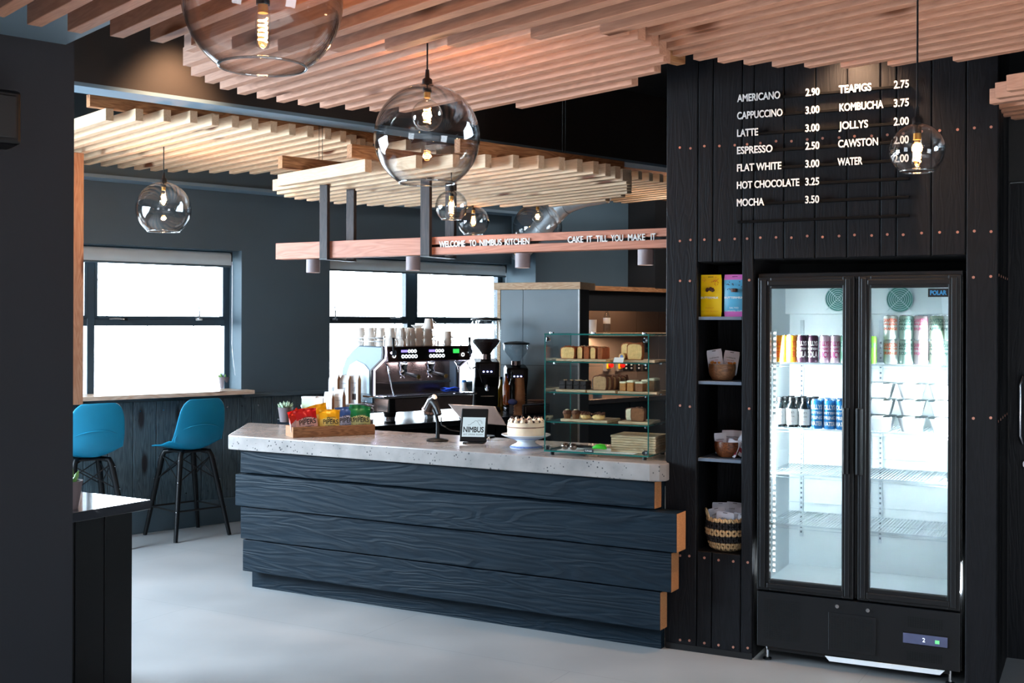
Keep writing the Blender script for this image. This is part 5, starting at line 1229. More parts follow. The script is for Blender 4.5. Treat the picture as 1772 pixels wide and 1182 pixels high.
# stack of boards on the cabinet base
nb_ = 7; zb0 = .93+zf+g+.0005
sx0, sx1 = dx(1054, .06, 770), dx(1128, .06, 770)+.012
for i in range(nb_):
    j = random.uniform(-.003, .003)
    board('bare oak board, %s in the stack of seven' % ('lowest' if i == 0 else 'topmost' if i == nb_-1 else ordn[i]+' from the bottom'), sx0+j, sx1+j, .085, .285, zb0+.0125*i, .0115, random.uniform(-.02, .02))
ppr = MB().box(0, .42, 0, .2, 0, .0006).build('greaseproof_sheet', M['paperw'], None, dl(.06, .02, zb0), DA); tag(ppr, 'white greaseproof sheet lying on the cabinet base', 'paper')
tn = thing('green_tongs', 'black serving tongs with bright green tips on the cabinet base', 'tongs', dl(.20, .07, zb0+.001), DA-.05)
M['lime'] = pm('green_silicone', (60, 190, 40), .4)
for s_ in (-1, 1):
    MB().tube([(-.09, 0, .018), (-.02, .006*s_, .018), (.05, .014*s_, .018)], [.006, .006, .005], 8).build('arm', M['blackp'], tn, smooth=True)
    MB().tube([(.05, .014*s_, .018), (.075, .016*s_, .026), (.10, .012*s_, .024), (.115, .008*s_, .014)], [.006, .012, .012, .004], 10).build('tip', M['lime'], tn, smooth=True)
for i, (x_, y_) in enumerate(((.095, .05), (.145, .04))):
    so = thing('cake_scoop', 'dark metal scoop with round bowl on the cabinet base, %s' % ('left one', 'right one')[i], 'scoop', dl(x_, y_, zb0+.001), DA, 'scoops on the cabinet base')
    MB().blob((0, 0, .019), (.021, .019, .018), 16, 10).build('bowl', M['steelw'], so, smooth=True)
    MB().tube([(.015, .01, .02), (.03, .05, .018), (.05, .12, .012)], [.006, .005, .005], 8).build('handle', M['blackp'], so, smooth=True)
# ================================================================== tall partition and kitchen
pp = Vector((ray(862, 560)[0]*9.6, 9.6))
pt_ = thing('tall_partition', 'tall grey-tiled partition with a pale timber cap behind the grinders', 'partition', (pp.x, pp.y, 0), R(-22))
M['tile'] = pm('blue_grey_tile', (112, 126, 134), .45, var=.05, vs=4, bump=.05)
def oxp(px): # local x on the partition plane
    a = R(-22); u = ray(px, 560)[0]; return (u*pp.y-pp.x)/(math.cos(a)-u*math.sin(a))
xw_ = oxp(1003); xj = oxp(905); zc = 1.885
zj = CH-(632-557)/2000*9.5
for a, b in ((.02, xj), (xj, xw_-.012)):
    for z0, z1 in ((0.0, zj), (zj, zc)): MB().box(a+.0015, b-.0015, 0, .012, z0+.0015, z1-.0015).build('tile', M['tile'], pt_, bevel=.001, seg=1)
MB().box(-.005, xw_, .013, .24, 0, zc).build('core', M['black'], pt_)
MB().box(-.005, .02, -.006, .012, 0, zc).build('edge_strip', M['board'], pt_); MB().box(xw_-.012, xw_, -.006, .012, 0, zc).build('edge_strip', M['galv'], pt_)
MB().box(-.03, xw_+.015, -.03, .36, zc, zc+.058).build('cap_board', M['board'], pt_, bevel=.002)
KY = -.36
def kx(px, y, py=600): return ox('W', px, y, py)
ku = thing('kitchen_shelf_unit', 'brown-tiled kitchen wall unit with timber shelves behind the display', 'shelf unit', loc('W', 0, 0), ang('W'))
kL, kR = kx(1008, -.7), kx(1175, -.7)
zt = onp('W', 1100, 497, -.72)[1]
M['ktile'] = pm('brown_grey_tile', (104, 88, 78), .5, var=.06, vs=4, bump=.04)
zsh = onp('W', 1080, 576, -.6)[1]
for a, b in ((kL, kx(1055+45, KY)), (kx(1100, KY), kx(1138, KY)), (kx(1138, KY), kR+.6)):
    for z0, z1 in ((.9, 1.18), (1.18, 1.86)): MB().box(a+.002, b-.002, KY-.012, KY, z0+.002, z1-.002).build('tile', M['ktile'], ku, bevel=.001, seg=1)
MB().box(kL, kR+.5, -.72, KY, zt-.045, zt).build('top_shelf', M['rail'], ku, bevel=.002)
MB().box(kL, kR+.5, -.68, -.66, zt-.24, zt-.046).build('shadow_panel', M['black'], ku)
MB().box(kL, kR+.5, -.62, KY-.013, zsh-.035, zsh).build('lower_shelf', M['board'], ku, bevel=.002)
MB().box(kL-.25, kR+.5, -.98, KY-.013, .86, .9).build('steel_worktop', M['steelw'], ku, bevel=.002)
MB().box(kL-.25, kR+.5, -.95, KY-.013, 0, .859).build('cupboard_carcass', M['black'], ku)
for i in range(3): MB().box(kL-.24+.62*i, kL-.24+.62*i+.6, -.97, -.951, .08, .85).build('cupboard_door', M['blackp'], ku, bevel=.002, seg=1)
q = loc('W', kL+.55, -.56, zsh-.05); area('under_shelf_light', q, (q[0], q[1], 0), .9, .06, 14, (1, .68, .45))
# bottle and things on the shelf
q = loc('W', 3.9, -1.9, 3.25); area('kitchen_fill_light', q, loc('W', 3.9, -1.6, 0), .9, .9, 42, (.95, .97, 1))  # added fill to brighten the kitchen wall, no fitting behind it
x_ = kx(1050, -.5, 560); bt = thing('drinks_bottle', 'clear plastic bottle with a red cap on the upper kitchen shelf', 'bottle', loc('W', x_, -.5, zsh))
MB().lathe([(0, 0), (.034, 0), (.036, .02), (.035, .14), (.026, .18), (.013, .21), (.013, .225), (0, .225)], 22).build('body', M['hopper'], bt, smooth=85)
MB().lathe([(.0365, .09), (.0365, .15)], 22).build('label_band', M['paperw'], bt); MB().lathe([(0, .222), (.018, .222), (.017, .25), (.009, .262), (0, .262)], 16).build('cap', pm('red_cap', (190, 26, 24), .4), bt, smooth=True)
q = loc('W', kL+.6, -.62, zt-.06); area('shelf_fill_light', q, loc('W', kL+.6, -.4, zsh), .8, .04, 2.5, (1, .66, .42))  # added warm fill for the bottle and tiles under the top shelf
x_ = kx(1024, -.5, 580); jg = MB().lathe([(0, 0), (.045, 0), (.05, .13), (.045, .13), (.042, .01), (0, .01)], 24).build('white_jug', M['wpaint'], None, loc('W', x_, -.5, zsh), smooth=True); tag(jg, 'white jug at the left end of the upper kitchen shelf', 'jug')
for i, px in enumerate((1052, 1072)):
    x_, z_ = onp('W', px-1, 632, KY-.03)
    o = thing('isolator_switch', 'yellow isolator with a red rotary knob on the tiles, %s' % ('left one', 'right one')[i], 'switch', loc('W', x_, KY-.012, z_), ang('W'), 'isolator switches')
    MB().box(-.045, .045, -.035, 0, -.06, .045).build('backbox', pm('grey_box', (120, 112, 108), .5), o, bevel=.003)
    MB().box(-.03, .03, -.045, -.035, -.035, .04).build('yellow_plate', pm('yellow_plate', (240, 180, 20), .4), o, bevel=.002)
    MB().cyl((.008, -.045, 0), (.008, -.075, 0), .024, n=20).build('red_knob', pm('red_knob', (214, 24, 18), .35), o, smooth=True)
for i, px in enumerate((1083, 1092, 1105, 1117)):
    x_, z_ = onp('W', px, 634, KY-.02)
    o = thing('wall_socket', 'black wall socket below the kitchen shelf, %s' % ('beside the right isolator', 'second', 'third', 'rightmost')[i] if i in (0, 3) else 'black wall socket below the kitchen shelf, %s from the isolators' % ordn[i], 'socket', loc('W', x_, KY-.012, z_), ang('W'), 'black wall sockets')
    MB().box(-.035, .035, -.012, 0, -.045, .045).build('plate', M['blackp'], o, bevel=.003)
    for d_ in (-.018, .018): MB().box(-.012, .012, -.016, -.012, d_-.008, d_+.008).build('rocker', M['paperw'], o, bevel=.001)
x_, z_ = onp('W', 1119, 600, KY-.02); o = thing('wall_switch', 'tall dark switch plate high on the tiles behind the display', 'switch', loc('W', x_, KY-.012, z_), ang('W')); MB().box(-.025, .025, -.014, 0, -.06, .06).build('plate', M['blackp'], o, bevel=.003); MB().box(-.008, .008, -.02, -.014, -.03, -.01).build('rocker', M['steelw'], o)
for i, px in enumerate((1010, 1034)):
    x_ = kx(px, -.72, 700)
    o = thing('utensil_pot', 'slate grey utensil pot on the kitchen worktop, %s' % ('left one holding a brush', 'right one')[i], 'pot', loc('W', x_, -.72, .9), 0, 'utensil pots'); MB().lathe([(0, 0), (.045, 0), (.055, .17), (.05, .17), (.042, .01), (0, .01)], 22).build('vessel', M['teal'], o, smooth=True)
    if i == 0:
        m = MB()
        for q in range(14): a = q*2.4; m.tube([(.012*math.cos(a), .012*math.sin(a), .02), (.04*math.cos(a), .04*math.sin(a), .23)], .004, 5)
        m.build('bristles', M['kraft'], o)
for i, (px, yy, c, hh) in enumerate(((962, -.9, (180, 172, 160), .26), (985, -.9, (120, 96, 60), .22))):
    pass
# steel duct
dt = thing('steel_duct', 'bent shiny steel ventilation duct above the beam near the kitchen wall', 'duct', (0, 0, 0))
pts = []
for (a, b, Y) in ((880, 470, 10.9), (905, 430, 10.7), (938, 395, 10.5), (960, 368, 10.4), (978, 352, 10.3), (1010, 340, 10.2), (1050, 333, 10.1)): pts.append(tuple(aty(a, b, Y)))
base_ = Vector(pts[2])
dt.location = base_
pts = [tuple(Vector(p)-base_) for p in pts][1:]
M['galvd'] = pm('bright_galvanised_steel', (200, 208, 212), .38, .6, var=.2, vs=6)
MB().tube(pts, .095, 24).build('pipe', M['galvd'], dt, smooth=True)
for i in (1, 2, 3):
    a, b = Vector(pts[i]), Vector(pts[i+1]); d_ = (b-a).normalized(); MB().tube([tuple(a-d_*.012), tuple(a+d_*.012)], .101, 24).build('joint_band', M['galvd'], dt, smooth=True)
MB().tube([pts[0], (pts[0][0]-.02, pts[0][1]+.3, pts[0][2]-.02)], .095, 24).build('pipe_end', M['steel'], dt, smooth=True)
for k, px in enumerate((993, 1014)):
    q = aty(px, 350, 10.6); c_ = Vector(q)-base_
    MB().tube([tuple(c_+Vector((0, 0, .25))), tuple(c_), tuple(c_+Vector((.03, 0, -.03))), tuple(c_+Vector((.05, 0, .01)))], .008, 6).build('hanging_bracket', M['steel'], dt)
# ================================================================== menu
M['mrail'] = pm('matt_black_rail', (9, 9, 10), .9, var=.02, spec=.1)
mn = thing('drinks_menu', 'menu of white letters on eight dark rails on the timber wall', 'menu', loc('M', 0, 0), ang('M'))
MYd = -.022
rx0, rx1 = ox('M', 1276, MYd, 384), ox('M', 1573, MYd, 374)
zb8 = onp('M', 1573.5, 373, MYd)[1]; zb1 = onp('M', 1573.5, 148, MYd)[1]; stp = (zb1-zb8)/7
for i in range(8):
    z = zb8+stp*i; MB().box(rx0, rx1, MYd, -.003, z-.006, z+.006).build('rail', M['mrail'], mn, bevel=.001, seg=1)
cap = .0335; c1_ = rx0-.001; c2_ = ox('M', 1394, MYd, 300); c3_ = ox('M', 1452, MYd, 200); c4_ = ox('M', 1547, MYd, 200)
items = [('AMERICANO', '2.90', 'TEAPIGS', '2.75'), ('CAPPUCCINO', '3.00', 'KOMBUCHA', '3.75'), ('LATTE', '3.00', 'JOLLYS', '2.00'), ('ESPRESSO', '2.50', 'CAWSTON', '2.00'), ('FLAT WHITE', '3.00', 'WATER', '2.00'), ('HOT CHOCOLATE', '3.25', '', ''), ('MOCHA', '3.50', '', '')]
wd = [(1275, 1349), (1275, 1353), (1275, 1311), (1275, 1336), (1275, 1351.5), (1275, 1382.5), (1275, 1321.5)]
wd3 = [(1452, 1508), (1453, 1529), (1452, 1502.5), (1451, 1520), (1450, 1493)]
for i, (a, b, c, d) in enumerate(items):
    z = zb8+stp*(7-i)-.0085
    w_ = ox('M', wd[i][1], MYd, 300)-ox('M', wd[i][0], MYd, 300)
    letters(a, cap, M['white'], mn, c1_, MYd-.008, z, bold=.011, width=w_)
    letters(b, cap, M['white'], mn, c2_, MYd-.008, z, bold=.011, width=ox('M', 1418, MYd, 300)-c2_)
    if c:
        x3 = ox('M', wd3[i][0], MYd, 200); letters(c, cap, M['white'], mn, x3, MYd-.008, z, bold=.011, width=ox('M', wd3[i][1], MYd, 200)-x3)
        letters(d, cap, M['white'], mn, c4_, MYd-.008, z, bold=.011, width=ox('M', 1573, MYd, 200)-c4_)
# ================================================================== niche shelves and goods
nL, nR = jx[1], jx[3]; M['shelfp'] = pm('slate_shelf', (92, 102, 116), .5, var=.04)
def nz(px, py): return onp('M', px, py, .02)[1]
NZ = [nz(1245, 548), nz(1245, 660), nz(1245, 794)]
for i, z in enumerate(NZ):
    o = MB().box(nL+.002, nR-.002, .012, .325, z-.016, z).build('niche_shelf', M['shelfp'], None, loc('M', 0, 0), ang('M'), bevel=.0015)
    tag(o, 'slate blue niche shelf, %s' % ('top one under the sweet pouches', 'middle one under the bowl of white pouches', 'lowest one under the dark wooden bowl')[i], 'shelf', 'niche shelves')
MB().box(nL-.004, nL, .031, .33, znb, znt).build('niche_side', M['wallplank'], wr)
o = MB().box(nL+.002, nR-.002, .012, .325, znb-.018, znb).build('niche_shelf', M['wallplank'], None, loc('M', 0, 0), ang('M')); tag(o, 'dark niche floor board under the woven basket', 'shelf', 'niche shelves')
def pouch(name, label, x, y, z, w, h, col, tilt=0, roll=0, yaw=0, th=.02, r_=.006, top=None, low=None, cat='pouch', g=None, hang=True):
    t_ = thing(name, label, cat, loc('M', x, y, z), (tilt, roll, ang('M')+yaw), g)
    n = 8; vs = []; fs = []; ms = []
    for s_ in (-1, 1):
        for j in range(n+1):
            for i in range(n+1):
                u, v = -1+2*i/n, j/n
                cx2 = w/2*u*(1-.0*v); dz = 0
                if abs(u) == 1 and v in (0, 1): cx2 *= .94
                pin = (1-u*u)*math.sin(PI*min(1, v*1.0))**.7*(1-.4*v)
                vs.append((cx2, s_*(.0008+th/2*pin), v*h))
    N = (n+1)**2
    for s_ in (0, 1):
        for j in range(n):
            for i in range(n): a = s_*N+j*(n+1)+i; q = [a, a+1, a+n+2, a+n+1]; fs.append(q if not s_ else q[::-1]); ms.append(1 if (low and j < 1) else (2 if (top and j >= n-1) else 0))
    m = MB(); m.add(vs, fs); m.m = ms; m.build('bag', [col, low or col, top or col], t_, smooth=85)
    if hang: MB().box(-w*.12, w*.12, -.003, .003, h*.93, h*.955).build('hang_slot', M['ink'], t_)
    return t_
YB = pm('yellow_pouch', (246, 206, 10), .35, var=.04); BB = pm('sky_blue_pouch', (86, 170, 206), .35, var=.04); PK = pm('pink_band', (214, 110, 190), .4); RDm = pm('red_print', (206, 60, 40), .5); WH = M['white']; ORm = pm('orange_print', (226, 150, 30), .5); BRm = pm('brown_truffle', (74, 38, 24), .4, bump=.4)
xa, xb_ = ox('M', 1211, .06, 500), ox('M', 1249, .06, 500); hY = nz(1230, 475)-NZ[0]
yb_ = pouch('sweet_pouch', 'bright yellow pouch with red squiggles on the top niche shelf', (xa+xb_)/2, .06, NZ[0], xb_-xa, hY, YB, th=.03, g='sweet pouches')
wY = xb_-xa
def face(p, s, h, m_, z, w, y=-.0175, **k): return lettering(s, h, m_, p, 0, y, z, width=w, align='c', **k)
face(yb_, 'BUTTERMILK', .009, WH, hY*.43, wY*.8, bold=.02); face(yb_, 'PEANUT', .007, ORm, hY*.19, wY*.38, y=-.0165); face(yb_, 'BUTTER CRUNCH', .007, ORm, hY*.11, wY*.75, y=-.0145)
for q in ((-.012, .64), (.004, .655), (.014, .635)): MB().blob((q[0], -.0165, hY*q[1]), (.010, .005, .010), 8, 6, jit=.15).build('printed_truffle', BRm, yb_)
m = MB()
for q in range(26):
    a, b = random.uniform(-.42, .42)*wY, random.uniform(.68, .93)*hY
    if abs(a) < .22*wY and b < .80*hY: continue
    m.tube([(a, -.013, b), (a+random.uniform(-.006, .006), -.013, b+random.uniform(-.005, .008)), (a+random.uniform(-.006, .006), -.013, b+.006)], .0009, 4)
m.build('squiggle_print', RDm, yb_)
xa, xb_ = ox('M', 1252, .06, 500), ox('M', 1290, .06, 500)
bb_ = pouch('sweet_pouch', 'sky blue pouch with pink bands on the top niche shelf', (xa+xb_)/2, .07, NZ[0], xb_-xa, hY, BB, th=.03, top=PK, low=PK, g='sweet pouches'); 
face(bb_, 'BUTTERMILK', .009, WH, hY*.43, wY*.85, bold=.02); face(bb_, 'SALTED', .008, WH, hY*.19, wY*.4, y=-.0165); face(bb_, 'CARAMEL CUPS', .007, WH, hY*.12, wY*.75, y=-.0145)
MB().lathe([(0, 0), (.015, 0), (.018, .016), (.012, .018), (0, .016)], 16, (0, -.0155, hY*.58)).build('printed_cup', BRm, bb_); MB().blob((0, -.024, hY*.63), (.008, .005, .006), 8, 6).build('printed_caramel', ORm, bb_)
m = MB()
for q in range(16): a, b = random.uniform(-.42, .42)*wY, random.uniform(.6, .86)*hY; m.blob((a, -.0145, b), (.003, .001, .002), 6, 4, jit=.3)
m.build('printed_crumbs', BRm, bb_)
# olive wood bowl with two pouches
M['bowlw'] = wood('olive_wood_bowl', (170, 122, 84), (104, 66, 40), .45, 1.6, 'X', bump=.1); M['bowld'] = wood('dark_olive_bowl', (150, 84, 44), (52, 24, 14), .35, 2.2, 'X', bump=.1)
def bowl(label, px, z, r_, h, mat, g='wooden bowls in the niche', y=.12):
    x = ox('M', px, y, 640); t_ = MB().lathe([(0, .003), (r_*.72, .003), (r_*.93, h*.35), (r_, h*.72), (r_*.97, h), (r_*.91, h), (r_*.93, h*.7), (r_*.85, h*.35), (r_*.6, .016), (0, .014)], 36).build('wooden_bowl', mat, None, loc('M', x, y, z), smooth=True); tag(t_, label, 'bowl', g); return x
xb1 = bowl('pale swirl-grained wooden bowl on the middle niche shelf', 1250, NZ[1], .068, .082, M['bowlw'])
WP = pm('white_foil', (222, 222, 232), .35, var=.03); NT = pm('almond_print', (224, 150, 60), .5); RW = pm('wine_red_print', (170, 26, 50), .5)
def namep(p, h_, w_, sub, y=-.009):
    lettering('cruberry', .010, M['ink'], p, 0, y, h_*.66, width=w_*.62, align='c') if False else None
    lettering('cured & co', .008, M['ink'], p, 0, y, h_*.62, width=w_*.62, align='c') if False else None
def textlines(p, h_, w_, y=-.0095, words=('SNACK',)):
    lettering(words[0], .0075, M['ink'], p, 0, y, h_*.64, width=w_*.62, align='c')
    for k_, s in enumerate(words[1:]): lettering(s, .005, RW, p, 0, y, h_*(.54-.09*k_), width=w_*.45, align='c')
for i, (dx_, rl, sc2, lb_) in enumerate(((-.024, -.16, 1, 'white nut pouch leaning left in the pale wooden bowl'), (.03, .12, .94, 'white nut pouch leaning right in the pale wooden bowl'))):
    w_, h_ = .078, .125
    o = pouch('nut_pouch', lb_, xb1+dx_, .105+.025*i, NZ[1]+.03, w_, h_*sc2, WP, tilt=-.12, roll=rl, th=.012, g='nut pouches in the bowl')
    textlines(o, h_, w_, words=('cruberts', 'NUTS', 'MIXED')) if False else textlines(o, h_, w_, words=('cuthberts', 'SALTED', 'NUTS'))
    for q in range(5): MB().blob((random.uniform(-.3, .3)*w_, -.0065, h_*random.uniform(.42, .52)), (.007, .002, .006), 8, 5).build('printed_almond', NT, o)
# dark bowl with packs
xb2 = bowl('dark knotty wooden bowl on the lowest niche shelf', 1262, NZ[2], .072, .078, M['bowld'])
for i, (dx_, dy, rl, dz, lb_) in enumerate(((-.03, -.02, -.12, .02, 'white and red snack packet upright at the left of the dark bowl'), (.045, -.025, .55, .022, 'white and red snack packet tilted right at the front of the dark bowl'), (-.005, .01, -.05, .032, 'white and red snack packet standing just behind the left one'), (.03, .015, .02, .032, 'white and red snack packet at the back right of the dark bowl'), (0.015, -.04, .35, .012, 'lowest white and red snack packet at the front of the dark bowl'))):
    w_, h_ = .062, (.10 if i < 4 else .08)
    o = pouch('snack_packet', lb_, xb2+dx_, .115+dy, NZ[2]+dz, w_, h_, WP, tilt=-.1, roll=rl, th=.008, low=None, hang=False, g='snack packets in the dark bowl')
    MB().box(-w_*.47, w_*.47, -.0062, -.0052, h_*.18, h_*.38).build('red_band', RW, o)
    textlines(o, h_, w_, y=-.0068, words=('cuthberts', 'SNACK', 'SALAMI'))
# woven basket with cards
xk = ox('M', 1258, .12, 920); bk = thing('woven_basket', 'round woven basket with black and straw zigzag bands in the niche', 'basket', loc('M', xk, .125, znb))
M['straw'] = pm('straw', (206, 168, 122), .7, var=.2, vs=60, bump=.4); M['bstraw'] = pm('black_straw', (28, 24, 26), .7, var=.3, vs=60, bump=.4)
def rad(z): return .072+.028*math.sin(PI*min(1, z/.15)*.72)
MB().lathe([(0, .004), (rad(0), .004)]+[(rad(z*.01)-.004, z*.01) for z in range(1, 16)], 36).build('inner_wall', M['bstraw'], bk, smooth=True)
MB().lathe([(0, .001), (rad(0)-.002, .001), (rad(0)-.002, .004), (0, .004)], 30).build('base', M['straw'], bk)
rows_ = 9; cols = 22; msh = {}
for r_i in range(rows_):
    z0 = .004+.0165*r_i; z1 = z0+.027; dark = (r_i//2) % 2 == 0 if False else (r_i in (2, 3, 6, 7))
    m = MB()
    for c_ in range(cols):
        for sgn in (-1, 1):
            a0 = 2*PI*(c_+.5*(r_i % 2))/cols; a1 = a0+sgn*PI/cols*1.0
            p0 = ((rad(z0)+.001)*math.cos(a0), (rad(z0)+.001)*math.sin(a0), z0); pm_ = ((rad((z0+z1)/2)+.004)*math.cos((a0+a1)/2), (rad((z0+z1)/2)+.004)*math.sin((a0+a1)/2), (z0+z1)/2); p1 = ((rad(z1)+.001)*math.cos(a1), (rad(z1)+.001)*math.sin(a1), z1)
            m.tube([p0, pm_, p1], [.003, .0078, .003], 5)
    o = m.build('woven_band', M['bstraw'] if dark else M['straw'], bk, smooth=85); o['kind'] = 'stuff'
MB().tube([(.094*math.cos(2*PI*i/40), .094*math.sin(2*PI*i/40), .155) for i in range(40)], .0045, 8, closed=True).build('rim', M['straw'], bk, smooth=True)
MB().tube([(-.095, -.01+.02*math.sin(a), .155+.04*math.sin(a)) if False else (-.094-.012*math.sin(a), -.035*math.cos(a), .155+.045*math.sin(a)) for a in [PI*i/10 for i in range(11)]], .0045, 8).build('handle', M['straw'], bk, smooth=True)
for i, (dx_, dy, rl, dz, lb_) in enumerate(((-.005, -.055, .08, .09, 'white card packet at the very front of the woven basket'), (-.03, -.01, -.3, .105, 'white card packet tilted left behind the front one'), (.06, .0, .22, .11, 'white card packet tilted right at the right of the basket'), (.02, .045, .03, .125, 'white card packet at the back centre of the basket'), (-.045, .04, -.06, .12, 'white card packet at the back left of the basket'), (.075, -.04, .1, .085, 'white card packet low at the front right of the basket'))):
    w_, h_ = .088, .10
    o = pouch('card_packet', lb_, xk+dx_, .125+dy, znb+dz, w_, h_, WP, tilt=-.14, roll=rl, th=.008, g='card packets in the woven basket')
    textlines(o, h_, w_, y=-.0062, words=('cuthberts',)); lettering('BILTONG', .010, M['ink'], o, 0, -.0062, h_*.28, width=w_*.7, align='c', bold=.02)
# ================================================================== fridge
FY = .01
fx0 = ox('M', 1309, FY, 900); fx1 = ox('M', 1664, FY, 900); FW = fx1-fx0
fr = thing('drinks_fridge', 'black double glass-door drinks fridge brightly lit inside', 'fridge', loc('M', fx0, FY), ang('M'))
def fp(px, py, y=0): x, z = onp('M', px, py, FY+y); return x-fx0, z
ftop = fp(1486, 470)[1]; fdt = fp(1315, 480)[1]; fdb = fp(1315, 1020)[1]; fb = fp(1312, 1117)[1]
M['fblk'] = pm('fridge_black', (9, 10, 13), .42, var=.04); M['fwhite'] = pm('fridge_white_liner', (236, 244, 247), .35, var=.02)
MB().box(0, FW, .02, .54, ftop-.03, ftop).build('top_case', M['fblk'], fr, bevel=.004)
for a, b in ((0, .03), (FW-.03, FW)): MB().box(a, b, .03, .54, fb, ftop-.03).build('side_case', M['fblk'], fr)
MB().box(0.03, FW-.03, .52, .54, fb, ftop-.03).build('back_case', M['fblk'], fr)
zi0 = fp(1332, 1003)[1]-.02; zi1 = ftop-.035
MB().box(.03, .034, .05, .52, zi0, zi1).build('liner', M['fwhite'], fr); MB().box(FW-.034, FW-.03, .05, .52, zi0, zi1).build('liner', M['fwhite'], fr)
MB().box(.03, FW-.03, .50, .519, zi0, zi1).build('liner', M['fwhite'], fr); MB().box(.034, FW-.034, .04, .50, zi0-.01, zi0).build('liner', M['fwhite'], fr); MB().box(.034, FW-.034, .06, .50, zi1-.004, zi1).build('liner', M['fwhite'], fr)
# evaporator cover with fans
evz = fp(1400, 572)[1]
MB().box(.034, FW-.034, .40, .50, evz+.08, zi1-.005).build('fan_housing', M['fwhite'], fr, bevel=.003)
def door(px0, gx0, gx1, px1, gy0, gy1, side):
    a = fp(px0, 900)[0]; b = fp(px1, 900)[0]; g0 = fp(gx0, 700, .0)[0]; g1 = fp(gx1, 700, .0)[0]; zt_ = fdt; zb_ = fdb; zg1 = fp((gx0+gx1)/2, gy0)[1]; zg0 = fp(gx0, gy1)[1]
    d_ = thing('door', None, None, (0, 0, 0), 0); d_.parent = fr
    for (x0, x1, z0, z1, nm) in ((a, g0, zb_, zt_, 'stile'), (g1, b, zb_, zt_, 'stile'), (g0, g1, zg1, zt_, 'door_rail'), (g0, g1, zb_, zg0, 'door_rail')):
        m = MB(); m.box(x0, x1, 0, .035, z0, z1)
        w_ = min(x1-x0, z1-z0)
        if nm == 'stile': m.box(x0+w_*.25, x1-w_*.3, -.010, 0, z0+w_*.2, z1-w_*.2)
        else: m.box(x0-w_*.2, x1+w_*.2, -.010, 0, z0+w_*.25, z1-w_*.3)
        m.build(nm, M['fblk'], d_, bevel=.004, seg=2)
    MB().box(g0+.0005, g1-.0005, .012, .016, zg0, zg1).build('glass_pane', M['fglass'], d_)
    hx_ = (fp(1467, 760)[0]-.004) if side == 'L' else (fp(1487, 760)[0]+.004)
    z0, z1 = fp(1476, 820)[1], fp(1476, 706)[1]
    MB().prism([(hx_-.016, -.01), (hx_+.016, -.01), (hx_+.016, -.035), (hx_+.006, -.042), (hx_-.006, -.042), (hx_-.016, -.035)], z0, z1, 'z').build('handle', M['blackp'], d_, bevel=.003)
    return g0, g1, zg0, zg1
gl = door(1310, 1332, 1457, 1477, 499, 1003, 'L'); gr = door(1484, 1505, 1640, 1662, 498, 1019, 'R')
MB().box(fp(1470, 900)[0], fp(1492, 900)[0], .036, .05, fdb, fdt).build('door_gap_seal', M['blackm'], fr)
# glowing led strips down the inside of both side walls and the middle
M['led2'] = emis('fridge_led', (.86, .95, 1), 8)
zl0, zl1 = fp(1335, 995)[1], fp(1335, 572)[1]
for x_ in (gl[0]+.012, gr[1]+.004):
    MB().box(x_-.008, x_+.006, .045, .052, zl0, zl1).build('led_channel', M['fwhite'], fr)
    m = MB(); n_ = 44
    for i in range(n_): z = zl0+(zl1-zl0)*(i+.5)/n_; m.box(x_-.005, x_+.005, .0435, .0448, z-.005, z+.005)
    m.build('led_strip', M['led2'], fr)
for x_, tx in ((.05, 1), (FW-.05, -1)):
    q = loc('M', fx0+x_, FY+.05, (zl0+zl1)/2); q2 = loc('M', fx0+x_+tx*.4, FY+.25, (zl0+zl1)/2-.05)
    area('fridge_light', q, q2, .03, zl1-zl0, 48, (.82, .94, 1))
# uprights and shelves
M['wire'] = pm('white_wire', (214, 226, 232), .3, .2)
for x_ in (.10, FW/2-.03, FW/2+.03, FW-.10):
    u_ = MB().box(x_-.009, x_+.009, .485, .4995, zi0+.15, evz+.05).build('shelf_upright', M['wire'], fr)
    m = MB()
    for i in range(40): m.box(x_-.004, x_+.004, .4835, .485, zi0+.17+.025*i, zi0+.18+.025*i)
    m.build('slots', M['shelfp'], fr)
sf = [fp(1400, 628, .06)[1], fp(1400, 742, .06)[1], fp(1400, 821, .06)[1], fp(1400, 910, .06)[1]]
for zz in sf:
    m = MB(); m.box(.036, FW-.036, .060, .065, zz-.008, zz); m.box(.036, FW-.036, .478, .482, zz-.008, zz); m.box(.036, FW-.036, .26, .264, zz-.008, zz-.004); m.box(.036, FW-.036, .060, .063, zz-.022, zz-.018)
    n_ = 56
    for i in range(n_): x_ = .04+(FW-.08)*i/(n_-1); m.box(x_-.0013, x_+.0013, .062, .48, zz-.004, zz-.001)
    o = m.build('wire_shelf', M['wire'], fr)
    MB().tube([(.036, .478, zz), (.036, .478, zz+.045), (FW-.036, .478, zz+.045), (FW-.036, .478, zz)], .002, 6).build('back_rail', M['wire'], fr)
for px, py in ((1450, 517), (1557, 518)):
    x_, z_ = fp(px, py, .395)
    m = MB(); M['grn'] = pm('green_fan_guard', (70, 130, 120), .4)
    for r_ in (.012, .022, .032, .042, .052, .062): m.tube([(x_+r_*math.cos(2*PI*i/30), .393, z_+r_*math.sin(2*PI*i/30)) for i in range(30)], .0015, 4, closed=True)
    for i in range(4): a = PI/4+PI/2*i; m.tube([(x_, .392, z_), (x_+.08*math.cos(a), .392, z_+.08*math.sin(a))], .0016, 4)
    m.build('fan_guard', M['wire'], fr); MB().lathe([(0, 0), (.064, 0), (.064, .004), (0, .004)], 30).build('fan_opening', M['grn'], fr, (x_, .397, z_), (PI/2, 0, 0))
